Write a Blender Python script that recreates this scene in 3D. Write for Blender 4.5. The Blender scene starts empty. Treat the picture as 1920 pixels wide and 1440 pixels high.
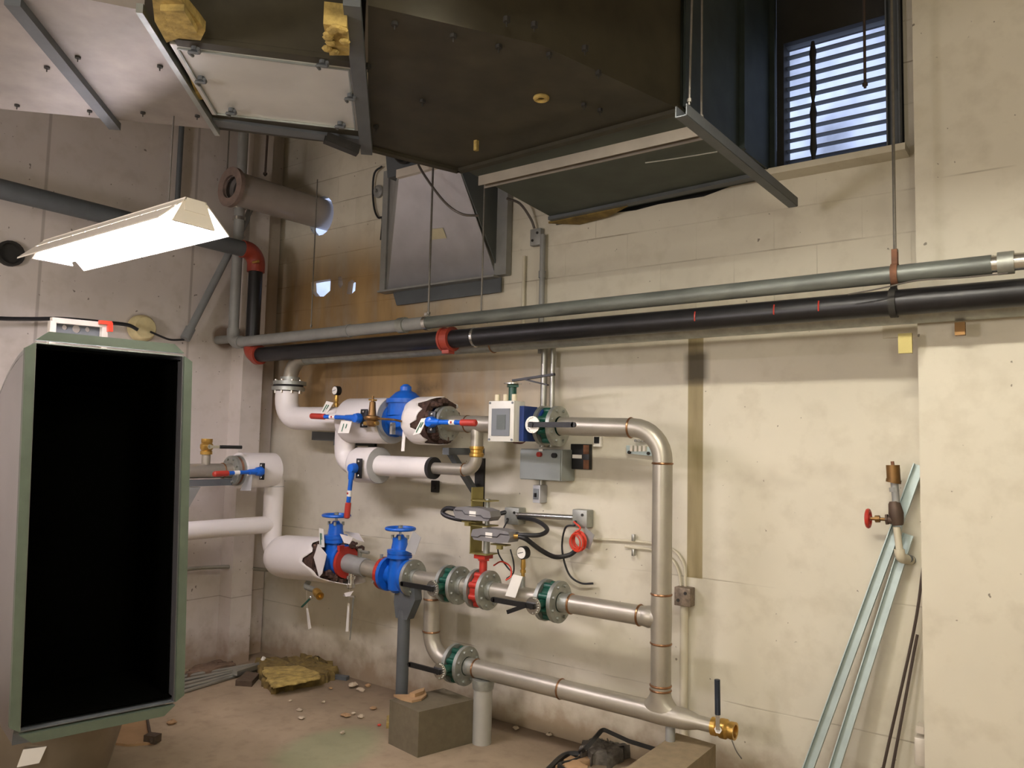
import bpy, bmesh, math, random
from math import sin, cos, pi, radians, sqrt
from mathutils import Vector, Matrix
from mathutils.geometry import tessellate_polygon
random.seed(7)
C = bpy.context.scene.collection
SC = bpy.context.scene

# ---------------------------------------------------------------- camera
F, YAW, PITCH, ROLL, H = 1460.0, .637, .0775, .0235, 1.6
cy, sy, cp, sp, cr, sr = cos(YAW), sin(YAW), cos(PITCH), sin(PITCH), cos(ROLL), sin(ROLL)
A_ = Matrix(((cy, sy, 0), (0, 0, -1), (-sy, cy, 0)))
P_ = Matrix(((1, 0, 0), (0, cp, sp), (0, -sp, cp)))
Q_ = Matrix(((cr, -sr, 0), (sr, cr, 0), (0, 0, 1)))
M_ = Q_ @ P_ @ A_
cam = bpy.data.objects.new('camera', bpy.data.cameras.new('camera'))
C.objects.link(cam)
R3 = Matrix((M_[0], -M_[1], -M_[2])).transposed()
cam.matrix_world = Matrix.Translation((0, 0, H)) @ R3.to_4x4()
cam.data.sensor_width = 36; cam.data.lens = 36 * F / 1920
SC.camera = cam
ORG = Vector((0, 0, H))
def ray(x, y): return M_.transposed() @ Vector(((x - 960) / F, (y - 720) / F, 1))
def at(x, y, Y=3.4):
    r = ray(x, y); return ORG + r * (Y / r.y)
def atx(x, y, X=-5.05):
    r = ray(x, y); return ORG + r * (X / r.x)
def atz(x, y, Z=0):
    r = ray(x, y); return ORG + r * ((Z - H) / r.z)

# ---------------------------------------------------------------- light, view
SC.view_settings.view_transform = 'Standard'
SC.view_settings.look = 'None'
SC.view_settings.gamma = 1
SC.view_settings.use_curve_mapping = False
SC.view_settings.exposure = 0.17
world = bpy.data.worlds.new('sky'); SC.world = world; world.use_nodes = True
wn = world.node_tree.nodes; wl = world.node_tree.links
bg = wn['Background']; bg.inputs[1].default_value = 1.45
tc = wn.new('ShaderNodeTexCoord'); nz = wn.new('ShaderNodeTexNoise'); nz.inputs['Scale'].default_value = 14; nz.inputs['Detail'].default_value = 6
rp = wn.new('ShaderNodeValToRGB'); rp.color_ramp.elements[0].position = .35; rp.color_ramp.elements[0].color = (.2, .24, .36, 1)
rp.color_ramp.elements[1].position = .65; rp.color_ramp.elements[1].color = (.5, .6, .9, 1)
wl.new(tc.outputs['Generated'], nz.inputs['Vector']); wl.new(nz.outputs['Fac'], rp.inputs[0]); wl.new(rp.outputs[0], bg.inputs[0])
def area(name, loc, target, sx, sy_, power, col):
    l = bpy.data.lights.new(name, 'AREA'); l.shape = 'RECTANGLE'; l.size = sx; l.size_y = sy_; l.energy = power; l.color = col
    o = bpy.data.objects.new(name, l); C.objects.link(o); o.location = loc
    o.rotation_euler = (Vector(target) - Vector(loc)).to_track_quat('-Z', 'Y').to_euler(); return o
def fill_point(name, loc, power, col, r=.12):
    l = bpy.data.lights.new(name, 'POINT'); l.energy = power; l.color = col; l.shadow_soft_size = r
    o = bpy.data.objects.new(name, l); C.objects.link(o); o.location = loc; return o
WARM = (1, .96, .84); COOL = (1, .93, .97)
fill_point('warm_fill_light', (.7, -1.2, 2.1), 82, WARM, .3)  # added warm fill light behind the camera, no fixture modelled
fill_point('cool_fill_light', (-2.6, -1.5, 1.9), 150, COOL, .3)  # added cool fill light to lift the left side and duct undersides

# ---------------------------------------------------------------- node helper
class NT:
    def __init__(s, name):
        s.mat = bpy.data.materials.new(name); s.mat.use_nodes = True
        s.t = s.mat.node_tree; s.n = s.t.nodes; s.l = s.t.links
        s.b = s.n['Principled BSDF']; s.co = s.n.new('ShaderNodeTexCoord')
        sep = s.n.new('ShaderNodeSeparateXYZ'); s.l.new(s.co.outputs['Object'], sep.inputs[0])
        s.x, s.y, s.z = sep.outputs
    def set(s, sock, v):
        if isinstance(v, bpy.types.NodeSocket): s.l.new(v, sock)
        elif isinstance(v, (tuple, list)): sock.default_value = (*v[:3], 1)
        else: sock.default_value = v
    def m(s, op, a, b=0, c=0):
        n = s.n.new('ShaderNodeMath'); n.operation = op
        for i, v in enumerate((a, b, c)): s.set(n.inputs[i], v)
        return n.outputs[0]
    def mr(s, v, a, b, lo=0, hi=1):
        n = s.n.new('ShaderNodeMapRange')
        for i, q in enumerate((v, a, b, lo, hi)): s.set(n.inputs[i], q)
        return n.outputs[0]
    def noise(s, scale, detail=4, stretch=None, rough=.55):
        n = s.n.new('ShaderNodeTexNoise'); n.inputs['Scale'].default_value = scale; n.inputs['Detail'].default_value = detail; n.inputs['Roughness'].default_value = rough
        v = s.co.outputs['Object']
        if stretch:
            mp = s.n.new('ShaderNodeMapping'); mp.inputs['Scale'].default_value = stretch; s.l.new(v, mp.inputs[0]); v = mp.outputs[0]
        s.l.new(v, n.inputs['Vector']); return n.outputs['Fac']
    def mix(s, f, a, b):
        n = s.n.new('ShaderNodeMix'); n.data_type = 'RGBA'; s.set(n.inputs[0], f); s.set(n.inputs[6], a); s.set(n.inputs[7], b); return n.outputs[2]
    def rect(s, u, v, u0, u1, v0, v1, e=.004):
        a = s.m('MULTIPLY', s.mr(u, u0 - e, u0 + e), s.mr(u, u1 + e, u1 - e))
        b = s.m('MULTIPLY', s.mr(v, v0 - e, v0 + e), s.mr(v, v1 + e, v1 - e))
        return s.m('MULTIPLY', a, b)
    def bump(s, h, strength=.3, dist=.01):
        n = s.n.new('ShaderNodeBump'); n.inputs['Strength'].default_value = strength; n.inputs['Distance'].default_value = dist
        s.l.new(h, n.inputs['Height']); s.l.new(n.outputs[0], s.b.inputs['Normal'])
    def out(s, col, rough=.6, metal=0):
        s.set(s.b.inputs['Base Color'], col); s.set(s.b.inputs['Roughness'], rough); s.set(s.b.inputs['Metallic'], metal); return s.mat
def srgb(r, g, b):
    f = lambda c: (c / 255 / 12.92) if c <= 10 else ((c / 255 + .055) / 1.055) ** 2.4
    return (f(r), f(g), f(b))
def mat(name, rgb, rough=.5, metal=0, var=.12, scale=8, bump=0, stretch=None):
    t = NT(name); c = srgb(*rgb)
    lo = tuple(v * (1 - var) for v in c); hi = tuple(min(1, v * (1 + var)) for v in c)
    n = t.noise(scale, 5, stretch)
    if bump: t.bump(n, bump, .005)
    return t.out(t.mix(t.mr(n, .3, .7), lo, hi), rough, metal)

STEEL = mat('stainless_pipe_metal', (168, 162, 148), .4, .6, .12, 6)
STEELD = mat('dull_flange_metal', (160, 162, 154), .5, .7, .16, 20)
GALV = mat('galvanized_metal', (168, 174, 170), .42, .8, .18, 9)
GALVL = mat('bright_strut_metal', (178, 192, 190), .45, .45, .1, 10)
CHROME = mat('chrome_metal', (215, 215, 210), .22, .95, .05)
WELD = mat('weld_bronze', (150, 112, 82), .3, .9, .3, 30)
JACKET = mat('white_pipe_jacket', (226, 220, 214), .33, 0, .03, 4)
JACKIN = mat('jacket_grey_end', (170, 170, 168), .5, 0, .05, 6)
BLUE = mat('blue_valve_paint', (20, 92, 190), .32, 0, .15, 12)
BLUED = mat('dark_blue_paint', (25, 50, 110), .4, 0, .15, 12)
RED = mat('red_paint', (168, 46, 34), .4, 0, .15, 14)
GRIP = mat('red_grip_rubber', (170, 52, 40), .5, 0, .06)
REDW = mat('red_wire', (205, 62, 40), .45, 0, .1)
ORANGE = mat('orange_coupling', (142, 54, 38), .45, 0, .15, 14)
GREEN = mat('dark_green_paint', (18, 70, 56), .35, 0, .2, 14)
BRASS = mat('brass', (196, 158, 84), .32, .85, .12, 16)
BRASSD = mat('aged_bronze', (120, 90, 52), .45, .7, .2, 16)
BLACK = mat('black_plastic', (17, 17, 17), .45, 0, .1)
BLKPIPE = mat('black_iron_pipe', (34, 33, 34), .38, .35, .25, 10)
PLAST = mat('light_grey_plastic', (204, 202, 192), .4, 0, .03)
LCD = mat('grey_display_plastic', (112, 116, 120), .3, 0, .05)
GREYBOX = mat('grey_enamel', (146, 152, 148), .45, .1, .05)
GREYP = mat('grey_pipe_paint', (142, 142, 138), .5, .1, .12, 10)
GREYD = mat('dark_grey_paint', (88, 92, 94), .55, .1, .12, 10)
WHITE = mat('white_paper', (236, 232, 222), .6, 0, .03)
GRTXT = mat('green_print', (40, 110, 80), .6, 0, .05)
YZINC = mat('yellow_zinc_bracket', (150, 138, 84), .42, .6, .15)
ACT = mat('actuator_grey', (126, 124, 124), .5, .25, .08)
ACTD = mat('actuator_dark_seam', (60, 58, 58), .5, .1, .08)
RUBBER = mat('foam_black', (30, 28, 28), .85, 0, .1)
BROWNINS = mat('brown_fibre_insulation', (66, 46, 36), .95, 0, .5, 60, 1)
YELINS = mat('yellow_fibreglass', (160, 138, 78), .95, 0, .5, 22, 1)
YELDIRT = mat('dirty_fibreglass', (110, 92, 48), .95, 0, .45, 18, 1)
CABLE = mat('cable_black', (30, 30, 32), .5, 0, .1)
WIRE = mat('wire_grey', (98, 92, 86), .5, .3, .1)
ROD = mat('threaded_rod_zinc', (120, 116, 108), .45, .7, .15, 40)
RODD = mat('dark_rod', (70, 58, 50), .6, .3, .15, 40)
PVC = mat('grey_pvc', (128, 130, 130), .4, 0, .06)
CONDW = mat('painted_conduit', (198, 190, 166), .55, 0, .06)
EMT = mat('emt_conduit', (168, 168, 160), .35, .8, .1)
BLOCKM = mat('concrete_block_grey', (92, 83, 64), .9, 0, .12, 25, .4)
CARD = mat('cardboard_tan', (160, 128, 92), .85, 0, .12)
WOODD = mat('dark_brown_wood', (72, 58, 44), .8, 0, .25, 30)
DOORM = mat('shiny_access_door', (206, 206, 200), .3, .4, .1, 3)
PUCK = mat('cream_foam_plug', (206, 192, 146), .7, 0, .12, 20)
RUST = mat('rusty_brown', (120, 82, 60), .8, .2, .35, 25)
GFLANGE = mat('green_grey_flange', (86, 97, 83), .45, .25, .1, 14)
INSIDE = mat('duct_interior_shade', (4, 4, 3), 1, 0, .3, 60); INSIDE.node_tree.nodes['Principled BSDF'].inputs['Specular IOR Level'].default_value = 0  # near-black colour holding the shade inside the duct elbow
PLIGHT = mat('white_aluminium', (212, 204, 190), .4, .3, .08)
DEBRIS = mat('plaster_debris', (190, 174, 150), .9, 0, .15, 30)
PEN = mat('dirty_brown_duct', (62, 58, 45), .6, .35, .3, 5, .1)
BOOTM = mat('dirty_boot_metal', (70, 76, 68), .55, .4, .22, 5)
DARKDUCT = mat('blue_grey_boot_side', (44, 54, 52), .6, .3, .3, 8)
BRANCHM = mat('dusty_galvanized_duct', (150, 143, 136), .5, .45, .2, 5, .05)
TILEB = mat('reflector_white', (235, 228, 214), .4, 0, .02)
BACKD = mat('dark_frame', (40, 38, 34), .7, .1, .2)
def emit(name, col, s):
    m = bpy.data.materials.new(name); m.use_nodes = True; b = m.node_tree.nodes['Principled BSDF']
    b.inputs['Base Color'].default_value = (.9, .9, .9, 1); b.inputs['Emission Color'].default_value = (*col, 1); b.inputs['Emission Strength'].default_value = s; return m
TUBE = emit('lit_fluorescent_tube', (.97, .89, 1), 105)
TUBE2 = emit('lit_warm_tube', (1, .95, .84), 150)

# ---------------------------------------------------------------- mesh helper
def frame(d):
    d = Vector(d).normalized(); a = Vector((0, 0, 1)) if abs(d.z) < .9 else Vector((1, 0, 0))
    u = d.cross(a).normalized(); return u, d.cross(u).normalized(), d
class B:
    def __init__(s): s.v = []; s.f = []
    def add(s, vs, fs):
        o = len(s.v); s.v += [Vector(v) for v in vs]; s.f += [[i + o for i in f] for f in fs]; return s
    def box(s, c, d, rz=0, rot=None, bev=0):
        R = rot if rot is not None else Matrix.Rotation(rz, 3, 'Z'); c = Vector(c)
        if bev:
            bm = bmesh.new(); bmesh.ops.create_cube(bm, size=1)
            for v in bm.verts: v.co = Vector((v.co.x * d[0], v.co.y * d[1], v.co.z * d[2]))
            bmesh.ops.bevel(bm, geom=bm.edges[:], offset=bev, segments=2, profile=.5, affect='EDGES')
            bm.verts.index_update(); s.add([c + R @ v.co for v in bm.verts], [[v.index for v in f.verts] for f in bm.faces]); bm.free(); return s
        p = [c + R @ Vector((d[0] * a / 2, d[1] * b / 2, d[2] * e / 2)) for a in (-1, 1) for b in (-1, 1) for e in (-1, 1)]
        return s.add(p, [(0, 1, 3, 2), (4, 6, 7, 5), (0, 4, 5, 1), (2, 3, 7, 6), (0, 2, 6, 4), (1, 5, 7, 3)])
    def bar(s, p, q, w, h, up=(0, 0, 1)):
        p, q = Vector(p), Vector(q); d = (q - p); L = d.length; d.normalize(); u = Vector(up)
        x = d.cross(u); x = x.normalized() if x.length > 1e-4 else d.cross(Vector((1, 0, 0))).normalized(); z = x.cross(d)
        return s.box((p + q) / 2, (w, L, h), rot=Matrix((x, d, z)).transposed())
    def chan(s, p, q, w, h, t=.004, up=(0, 0, 1)):
        p, q = Vector(p), Vector(q); d = (q - p).normalized(); u = Vector(up); x = d.cross(u).normalized(); z = x.cross(d)
        s.bar(p - z * (h / 2), q - z * (h / 2), w, t, z)
        for k in (-1, 1): s.bar(p + x * k * w / 2, q + x * k * w / 2, t, h, z)
        return s
    def lathe(s, o, d, prof, n=24, caps=True):
        o = Vector(o); u, w, d = frame(d); vs = []; fs = []
        for a, r in prof:
            for k in range(n):
                t = 2 * pi * k / n; vs.append(o + d * a + (u * cos(t) + w * sin(t)) * max(r, 1e-5))
        for i in range(len(prof) - 1):
            for k in range(n):
                j = (k + 1) % n; fs.append((i * n + k, i * n + j, i * n + n + j, i * n + n + k))
        if caps: fs.append(tuple(range(n))[::-1]); fs.append(tuple(range(len(vs) - n, len(vs))))
        return s.add(vs, fs)
    def cyl(s, p, q, r, n=20, r2=None):
        p, q = Vector(p), Vector(q); return s.lathe(p, q - p, [(0, r), ((q - p).length, r if r2 is None else r2)], n)
    def ring(s, o, d, ro, ri, t, n=28):
        return s.lathe(o, d, [(0, ri), (0, ro), (t, ro), (t, ri), (0, ri)], n, False)
    def sph(s, c, r, n=14, sc=(1, 1, 1)):
        vs = []; fs = []; m = n // 2; c = Vector(c)
        for i in range(m + 1):
            a = pi * i / m
            for k in range(n):
                t = 2 * pi * k / n; vs.append(c + Vector((r * sc[0] * sin(a) * cos(t), r * sc[1] * sin(a) * sin(t), r * sc[2] * cos(a))))
        for i in range(m):
            for k in range(n):
                j = (k + 1) % n; fs.append((i * n + k, i * n + n + k, i * n + n + j, i * n + j))
        return s.add(vs, fs)
    def torus(s, c, d, R, r, n=36, m=10):
        u, w, d = frame(d); c = Vector(c); vs = []; fs = []
        for i in range(n):
            a = 2 * pi * i / n; e = u * cos(a) + w * sin(a)
            for k in range(m):
                t = 2 * pi * k / m; vs.append(c + e * (R + r * cos(t)) + d * r * sin(t))
        for i in range(n):
            for k in range(m):
                a, b = (i + 1) % n, (k + 1) % m; fs.append((i * m + k, a * m + k, a * m + b, i * m + b))
        return s.add(vs, fs)
    def tube(s, pts, r, bend=0, n=16, rr=None):
        pts = [Vector(p) for p in pts]
        if bend:
            o = [pts[0]]
            for i in range(1, len(pts) - 1):
                a, b, c = pts[i - 1], pts[i], pts[i + 1]; d1 = (a - b); d2 = (c - b); ang = d1.angle(d2)
                if ang > 3.1: o.append(b); continue
                t = min(bend / math.tan(ang / 2), d1.length * .49 if i > 1 else d1.length, d2.length * .49 if i < len(pts) - 2 else d2.length)
                d1.normalize(); d2.normalize(); rad = t * math.tan(ang / 2); bis = (d1 + d2).normalized(); ce = b + bis * (rad / sin(ang / 2))
                st = b + d1 * t - ce; en = b + d2 * t - ce; om = st.angle(en)
                for k in range(9):
                    f = k / 8; o.append(ce + (st * sin((1 - f) * om) + en * sin(f * om)) / sin(om))
            o.append(pts[-1]); pts = o
        ps = [pts[0]]
        for p in pts[1:]:
            if (p - ps[-1]).length > 1e-5: ps.append(p)
        pts = ps; u, w, d = frame(pts[1] - pts[0]); vs = []; fs = []
        for i, p in enumerate(pts):
            a = pts[max(i - 1, 0)]; b = pts[min(i + 1, len(pts) - 1)]; nd = (b - a).normalized()
            q = d.rotation_difference(nd); u = q @ u; w = q @ w; d = nd; R = rr(i / (len(pts) - 1)) if rr else r
            for k in range(n):
                t = 2 * pi * k / n; vs.append(p + (u * cos(t) + w * sin(t)) * R)
        for i in range(len(pts) - 1):
            for k in range(n):
                j = (k + 1) % n; fs.append((i * n + k, i * n + j, i * n + n + j, i * n + n + k))
        fs.append(tuple(range(n))[::-1]); fs.append(tuple(range(len(vs) - n, len(vs))))
        return s.add(vs, fs)
    def prism(s, poly, off):
        poly = [Vector(p) for p in poly]; off = Vector(off); n = len(poly)
        tri = tessellate_polygon([poly]); fs = [tuple(t) for t in tri] + [tuple(i + n for i in t[::-1]) for t in tri]
        fs += [(i, (i + 1) % n, n + (i + 1) % n, n + i) for i in range(n)]
        return s.add(poly + [p + off for p in poly], fs)
    def plate_holes(s, loops, off):
        loops = [[Vector(p) for p in l] for l in loops]; off = Vector(off); flat = [p for l in loops for p in l]; n = len(flat)
        tri = tessellate_polygon(loops); fs = [tuple(t) for t in tri] + [tuple(i + n for i in t[::-1]) for t in tri]; k = 0
        for l in loops:
            m = len(l); fs += [(k + i, k + (i + 1) % m, n + k + (i + 1) % m, n + k + i) for i in range(m)]; k += m
        return s.add(flat + [p + off for p in flat], fs)
    def bez(s, pts, r, n=8, seg=24):
        return s.tube(smooth(pts, seg), r, n=n)
def smooth(pts, seg=24):
    pts = [Vector(p) for p in pts]; q = [pts[0] * 2 - pts[1]] + pts + [pts[-1] * 2 - pts[-2]]; o = []; per = max(2, seg // (len(pts) - 1))
    for i in range(1, len(q) - 2):
        a, b, c, d = q[i - 1:i + 3]
        for k in range(per):
            t = k / per; o.append(.5 * (2 * b + (c - a) * t + (2 * a - 5 * b + 4 * c - d) * t * t + (3 * b - a - 3 * c + d) * t ** 3))
    o.append(pts[-1]); return o

def mk(name, b, m, parent=None, org=None, ang=32, label=None):
    o_ = Vector(org) if org is not None else (parent['_o'] if parent is not None else None)
    off = Vector(o_) if o_ is not None else Vector((0, 0, 0))
    me = bpy.data.meshes.new(name); me.from_pydata([tuple(v - off) for v in b.v], [], b.f); me.update()
    bm = bmesh.new(); bm.from_mesh(me); bmesh.ops.recalc_face_normals(bm, faces=bm.faces[:]); bm.to_mesh(me); bm.free()
    me.shade_smooth(); me.set_sharp_from_angle(angle=radians(ang))
    me.materials.append(m); ob = bpy.data.objects.new(name, me); C.objects.link(ob)
    if parent is not None:
        ob.parent = parent['ob']
        if parent.get('mesh'): ob.location = Vector((0, 0, 0))
    else: ob.location = off
    if label: ob['label'] = label
    return ob
class T:                                    # a thing: an Empty at its base with part meshes
    def __init__(s, name, label, cat, org, group=None):
        s.o = Vector(org); e = bpy.data.objects.new(name, None); e.empty_display_size = .05; C.objects.link(e); e.location = s.o
        e['label'] = label; e['category'] = cat
        if group: e['group'] = group
        s.e = e
    def p(s, name, b, m, under=None, label=None, ang=32):
        return mk(name, b, m, {'ob': under if under else s.e, '_o': s.o, 'mesh': under}, ang=ang, label=label)
def one(name, b, m, label, cat, group=None, org=None, ang=32):   # a thing that is one mesh
    if org is None:
        zs = min(v.z for v in b.v); n = len(b.v); org = (sum(v.x for v in b.v) / n, sum(v.y for v in b.v) / n, zs)
    o = mk(name, b, m, None, org, ang); o['label'] = label; o['category'] = cat
    if group: o['group'] = group
    return o
def struct(name, b, m, ang=30):
    o = mk(name, b, m, None, (0, 0, 0), ang); o['kind'] = 'structure'; return o
# ================================================================ the room
D = 3.735; XL = -5.05; ZC = 4.3
def wall_paint(name, kind):
    t = NT(name); base = srgb(*((214, 207, 187) if kind != 'left' else (208, 199, 190))); n1 = t.noise(1.3, 5); n2 = t.noise(9, 6)
    col = t.mix(t.mr(n1, .3, .7), tuple(v * .86 for v in base), base)
    col = t.mix(t.m('MULTIPLY', t.mr(n2, .5, .72), .22), col, srgb(150, 138, 112))
    sp_ = t.noise(34, 2, None, .4); spk = t.mr(sp_, .735, .76)
    col = t.mix(t.m('MULTIPLY', spk, .75), col, srgb(84, 72, 58))
    h = t.m('MULTIPLY', n2, .3)
    if kind == 'back':
        up = t.mr(t.z, 2.18, 2.2); u = t.m('DIVIDE', t.m('SUBTRACT', t.z, 2.767 - .194 * 20), .194)
        fr = t.m('ABSOLUTE', t.m('SUBTRACT', t.m('FRACT', t.m('ADD', u, .5)), .5)); hz = t.mr(fr, .022, .008)
        row = t.m('MODULO', t.m('FLOOR', u), 2); ux = t.m('ADD', t.m('DIVIDE', t.m('ADD', t.x, 20), .4), t.m('MULTIPLY', row, .5))
        fx = t.m('ABSOLUTE', t.m('SUBTRACT', t.m('FRACT', ux), .5)); vt = t.m('MULTIPLY', t.mr(fx, .007, .003), .35)
        jn = t.m('MULTIPLY', t.m('MAXIMUM', hz, vt), up)
        vis = t.mr(t.noise(1.9, 4), .45, .66, .1, .75)
        low = t.m('MAXIMUM', t.mr(t.m('ABSOLUTE', t.m('SUBTRACT', t.m('ADD', t.z, t.m('MULTIPLY', n1, .02)), .967)), .004, .002), t.mr(t.m('ABSOLUTE', t.m('SUBTRACT', t.m('ADD', t.z, t.m('MULTIPLY', n1, .02)), .40)), .004, .002))
        low = t.m('MULTIPLY', low, t.mr(t.noise(2.2, 2), .42, .55))
        jj = t.m('MULTIPLY', t.m('MAXIMUM', jn, low), vis)
        col = t.mix(jj, col, srgb(120, 104, 82)); h = t.m('SUBTRACT', h, t.m('MULTIPLY', jj, 1.2))
        # rust-brown water stain beside the corner
        blk = t.noise(2.4, 4, (1, 1, .6)); st = t.noise(5, 5, (1, 1, .15))
        a = t.m('MULTIPLY', t.mr(t.m('ADD', t.x, t.m('MULTIPLY', t.m('SUBTRACT', t.z, 2.3), .9)), -2.5, -3.6), t.m('MULTIPLY', t.mr(t.z, 3.2, 2.75), t.mr(t.z, 1.62, 1.85)))
        a = t.m('MULTIPLY', a, t.mr(t.m('ADD', t.m('MULTIPLY', blk, .6), t.m('MULTIPLY', st, .5)), .36, .56, .45, 1))
        col = t.mix(t.m('MULTIPLY', a, .9), col, t.mix(t.mr(st, .35, .65), srgb(112, 80, 38), srgb(168, 132, 76)))
        dk = t.m('MULTIPLY', t.rect(t.x, t.z, -3.62, -3.3, 1.78, 2.02, .07), t.mr(t.noise(7, 4), .35, .6))
        col = t.mix(t.m('MULTIPLY', dk, .75), col, srgb(62, 52, 34))
        # soft dark grey patch by the exhaust pipe, brown board strip
        s2 = t.m('MULTIPLY', t.rect(t.x, t.z, -4.95, -4.55, 3.4, 3.95, .2), .6); col = t.mix(s2, col, srgb(86, 78, 66))
        col = t.mix(t.rect(t.x, t.z, -1.641, -1.559, .956, 2.2, .002), col, t.mix(t.mr(t.noise(12, 4, (1, 1, .2)), .3, .7), srgb(128, 114, 80), srgb(156, 142, 106)))
        col = t.mix(t.m('MULTIPLY', t.rect(t.x, t.m('ADD', t.z, t.m('MULTIPLY', n2, .03)), -1.652, -1.538, 1.95, 2.11, .022), .85), col, srgb(58, 50, 26))  # pipe hanger's shadow painted dark over the top of the strip
        s3 = t.m('MULTIPLY', t.rect(t.x, t.z, -1.4, -.75, 1.45, 1.5, .05), t.mr(t.noise(4, 3), .4, .6)); col = t.mix(t.m('MULTIPLY', s3, .35), col, srgb(120, 106, 84))
        s4 = t.rect(t.x, t.z, -3.27, -3.17, .98, 1.0, .05); col = t.mix(t.m('MULTIPLY', s4, .55), col, srgb(90, 84, 76))
    if kind == 'left':
        for y0 in (2.02, 3.0):
            jj = t.mr(t.m('ABSOLUTE', t.m('SUBTRACT', t.y, y0)), .012, .006); col = t.mix(t.m('MULTIPLY', jj, .5), col, srgb(130, 118, 108))
        jj = t.mr(t.m('ABSOLUTE', t.m('SUBTRACT', t.z, .47)), .005, .002); col = t.mix(t.m('MULTIPLY', jj, .5), col, srgb(120, 106, 90))
        gl = t.m('MULTIPLY', t.m('MULTIPLY', t.mr(t.y, 3.4, 3.6), t.mr(t.z, 3.1, 2.85)), t.mr(t.z, 2.0, 2.2)); st = t.noise(4, 5, (1, 1, .1))
        col = t.mix(t.m('MULTIPLY', gl, .75), col, t.mix(st, srgb(112, 84, 50), srgb(150, 120, 84)))
        s2 = t.m('MULTIPLY', t.m('MULTIPLY', t.mr(t.y, 2.9, 3.6), t.mr(t.z, 2.9, 3.5)), t.mr(st, .35, .65)); col = t.mix(t.m('MULTIPLY', s2, .55), col, srgb(92, 82, 72))
        for (yy, zz, r) in ((2.66, 2.31, .1), (3.28, 2.33, .09)):
            dd = t.m('SQRT', t.m('ADD', t.m('POWER', t.m('SUBTRACT', t.y, yy), 2), t.m('POWER', t.m('SUBTRACT', t.z, zz), 2)))
            col = t.mix(t.m('MULTIPLY', t.mr(t.m('ADD', dd, t.m('MULTIPLY', n2, .04)), r + .03, r), .8), col, srgb(110, 84, 60))
    if kind != 'pier':
        dirt = t.m('MULTIPLY', t.mr(t.m('ADD', t.z, t.m('MULTIPLY', n2, -.3)), .12, -.1), .8); col = t.mix(dirt, col, srgb(130, 106, 78))
    else:
        jj = t.mr(t.m('ABSOLUTE', t.m('SUBTRACT', t.z, 2.72)), .004, .002); col = t.mix(t.m('MULTIPLY', jj, t.mr(t.noise(1.5), .45, .55, 0, .5)), col, srgb(130, 118, 96))
    t.bump(h, .35, .012)
    return t.out(col, .62)
WB, WL_, WP = wall_paint('painted_block_wall', 'back'), wall_paint('painted_panel_wall', 'left'), wall_paint('painted_pier', 'pier')
def V(p, Y): return Vector((p[0], Y, p[2]))
def blob(pix, Y=D): return [at(x, y, Y) for x, y in pix]
hole_big = [(-2.47, D, 2.885), (-.62, D, 2.93), (-.62, D, 4.0), (-2.47, D, 4.0)]
ragged = [(-2.47, D, 2.885)] + [(-2.47 + i * .13, D, 2.885 + .003 * i + random.uniform(-.008, .008)) for i in range(1, 8)] + [(-1.4, D, 2.93)]
hole_big = ragged + hole_big[1:]
h1 = blob([(583, 529), (600, 526), (620, 523), (619, 545), (607, 556), (592, 556), (584, 546)])
h2 = blob([(634, 519), (640, 518), (643, 533), (638, 541), (634, 534)])
h3 = blob([(653, 529), (660, 524), (667, 530), (666, 545), (658, 552), (650, 551)])
ec = Vector((-4.585, D, 3.275))
h4 = [ec + Vector((.135 * cos(a) + (.01 if cos(a) > 0 else 0), 0, .15 * sin(a))) for a in [2 * pi * k / 18 for k in range(18)]]
W = B().plate_holes([[(XL - .2, D, -.1), (3.2, D, -.1), (3.2, D, ZC), (XL - .2, D, ZC)], hole_big, h1, h2, h3, h4], (0, .05, 0))
struct('wall_back', W, WB)
struct('wall_left', B().box((XL - .1, .4, 2.1), (.2, 6.65, 4.4)), WL_)
struct('trim_1', B().box((-4.98, 3.435, 2.1), (.15, .17, 4.4)), WL_)           # pilaster near the corner
struct('wall_pier', B().box((.73, 3.62, 2.1), (2.55, .24, 4.4)), WP)
struct('wall_front', B().box((-1, -2.9, 2.1), (8.5, .2, 4.4)), WP)
struct('wall_right', B().box((3.1, .4, 2.1), (.2, 6.65, 4.4)), WP)
cm = mat('ceiling_concrete', (150, 142, 128), .9, 0, .1, 5); struct('ceiling', B().box((-1, .45, ZC + .1), (8.6, 6.9, .2)), cm)
ft = NT('dusty_concrete_floor'); fb = ft.noise(1.6, 6); fc = ft.noise(12, 6)
fcol = ft.mix(ft.mr(fb, .3, .7), srgb(128, 112, 90), srgb(168, 149, 122)); fcol = ft.mix(ft.m('MULTIPLY', ft.mr(fc, .5, .7), .35), fcol, srgb(104, 86, 68))
g0 = atz(620, 1405)
gd = ft.m('SQRT', ft.m('ADD', ft.m('POWER', ft.m('MULTIPLY', ft.m('SUBTRACT', ft.x, g0.x), 1.0), 2), ft.m('POWER', ft.m('MULTIPLY', ft.m('SUBTRACT', ft.y, g0.y), .8), 2)))
gm = ft.m('MULTIPLY', ft.mr(ft.m('ADD', gd, ft.m('MULTIPLY', fb, .35)), .46, .36), .42); fcol = ft.mix(gm, fcol, srgb(132, 148, 108))
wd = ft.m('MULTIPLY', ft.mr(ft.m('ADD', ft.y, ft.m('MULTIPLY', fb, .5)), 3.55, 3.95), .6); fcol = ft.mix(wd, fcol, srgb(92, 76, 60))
ft.bump(fc, .25, .01); FLOORM = ft.out(fcol, .75)
struct('floor', B().box((-1, .45, -.05), (8.6, 6.9, .1)), FLOORM)

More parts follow.
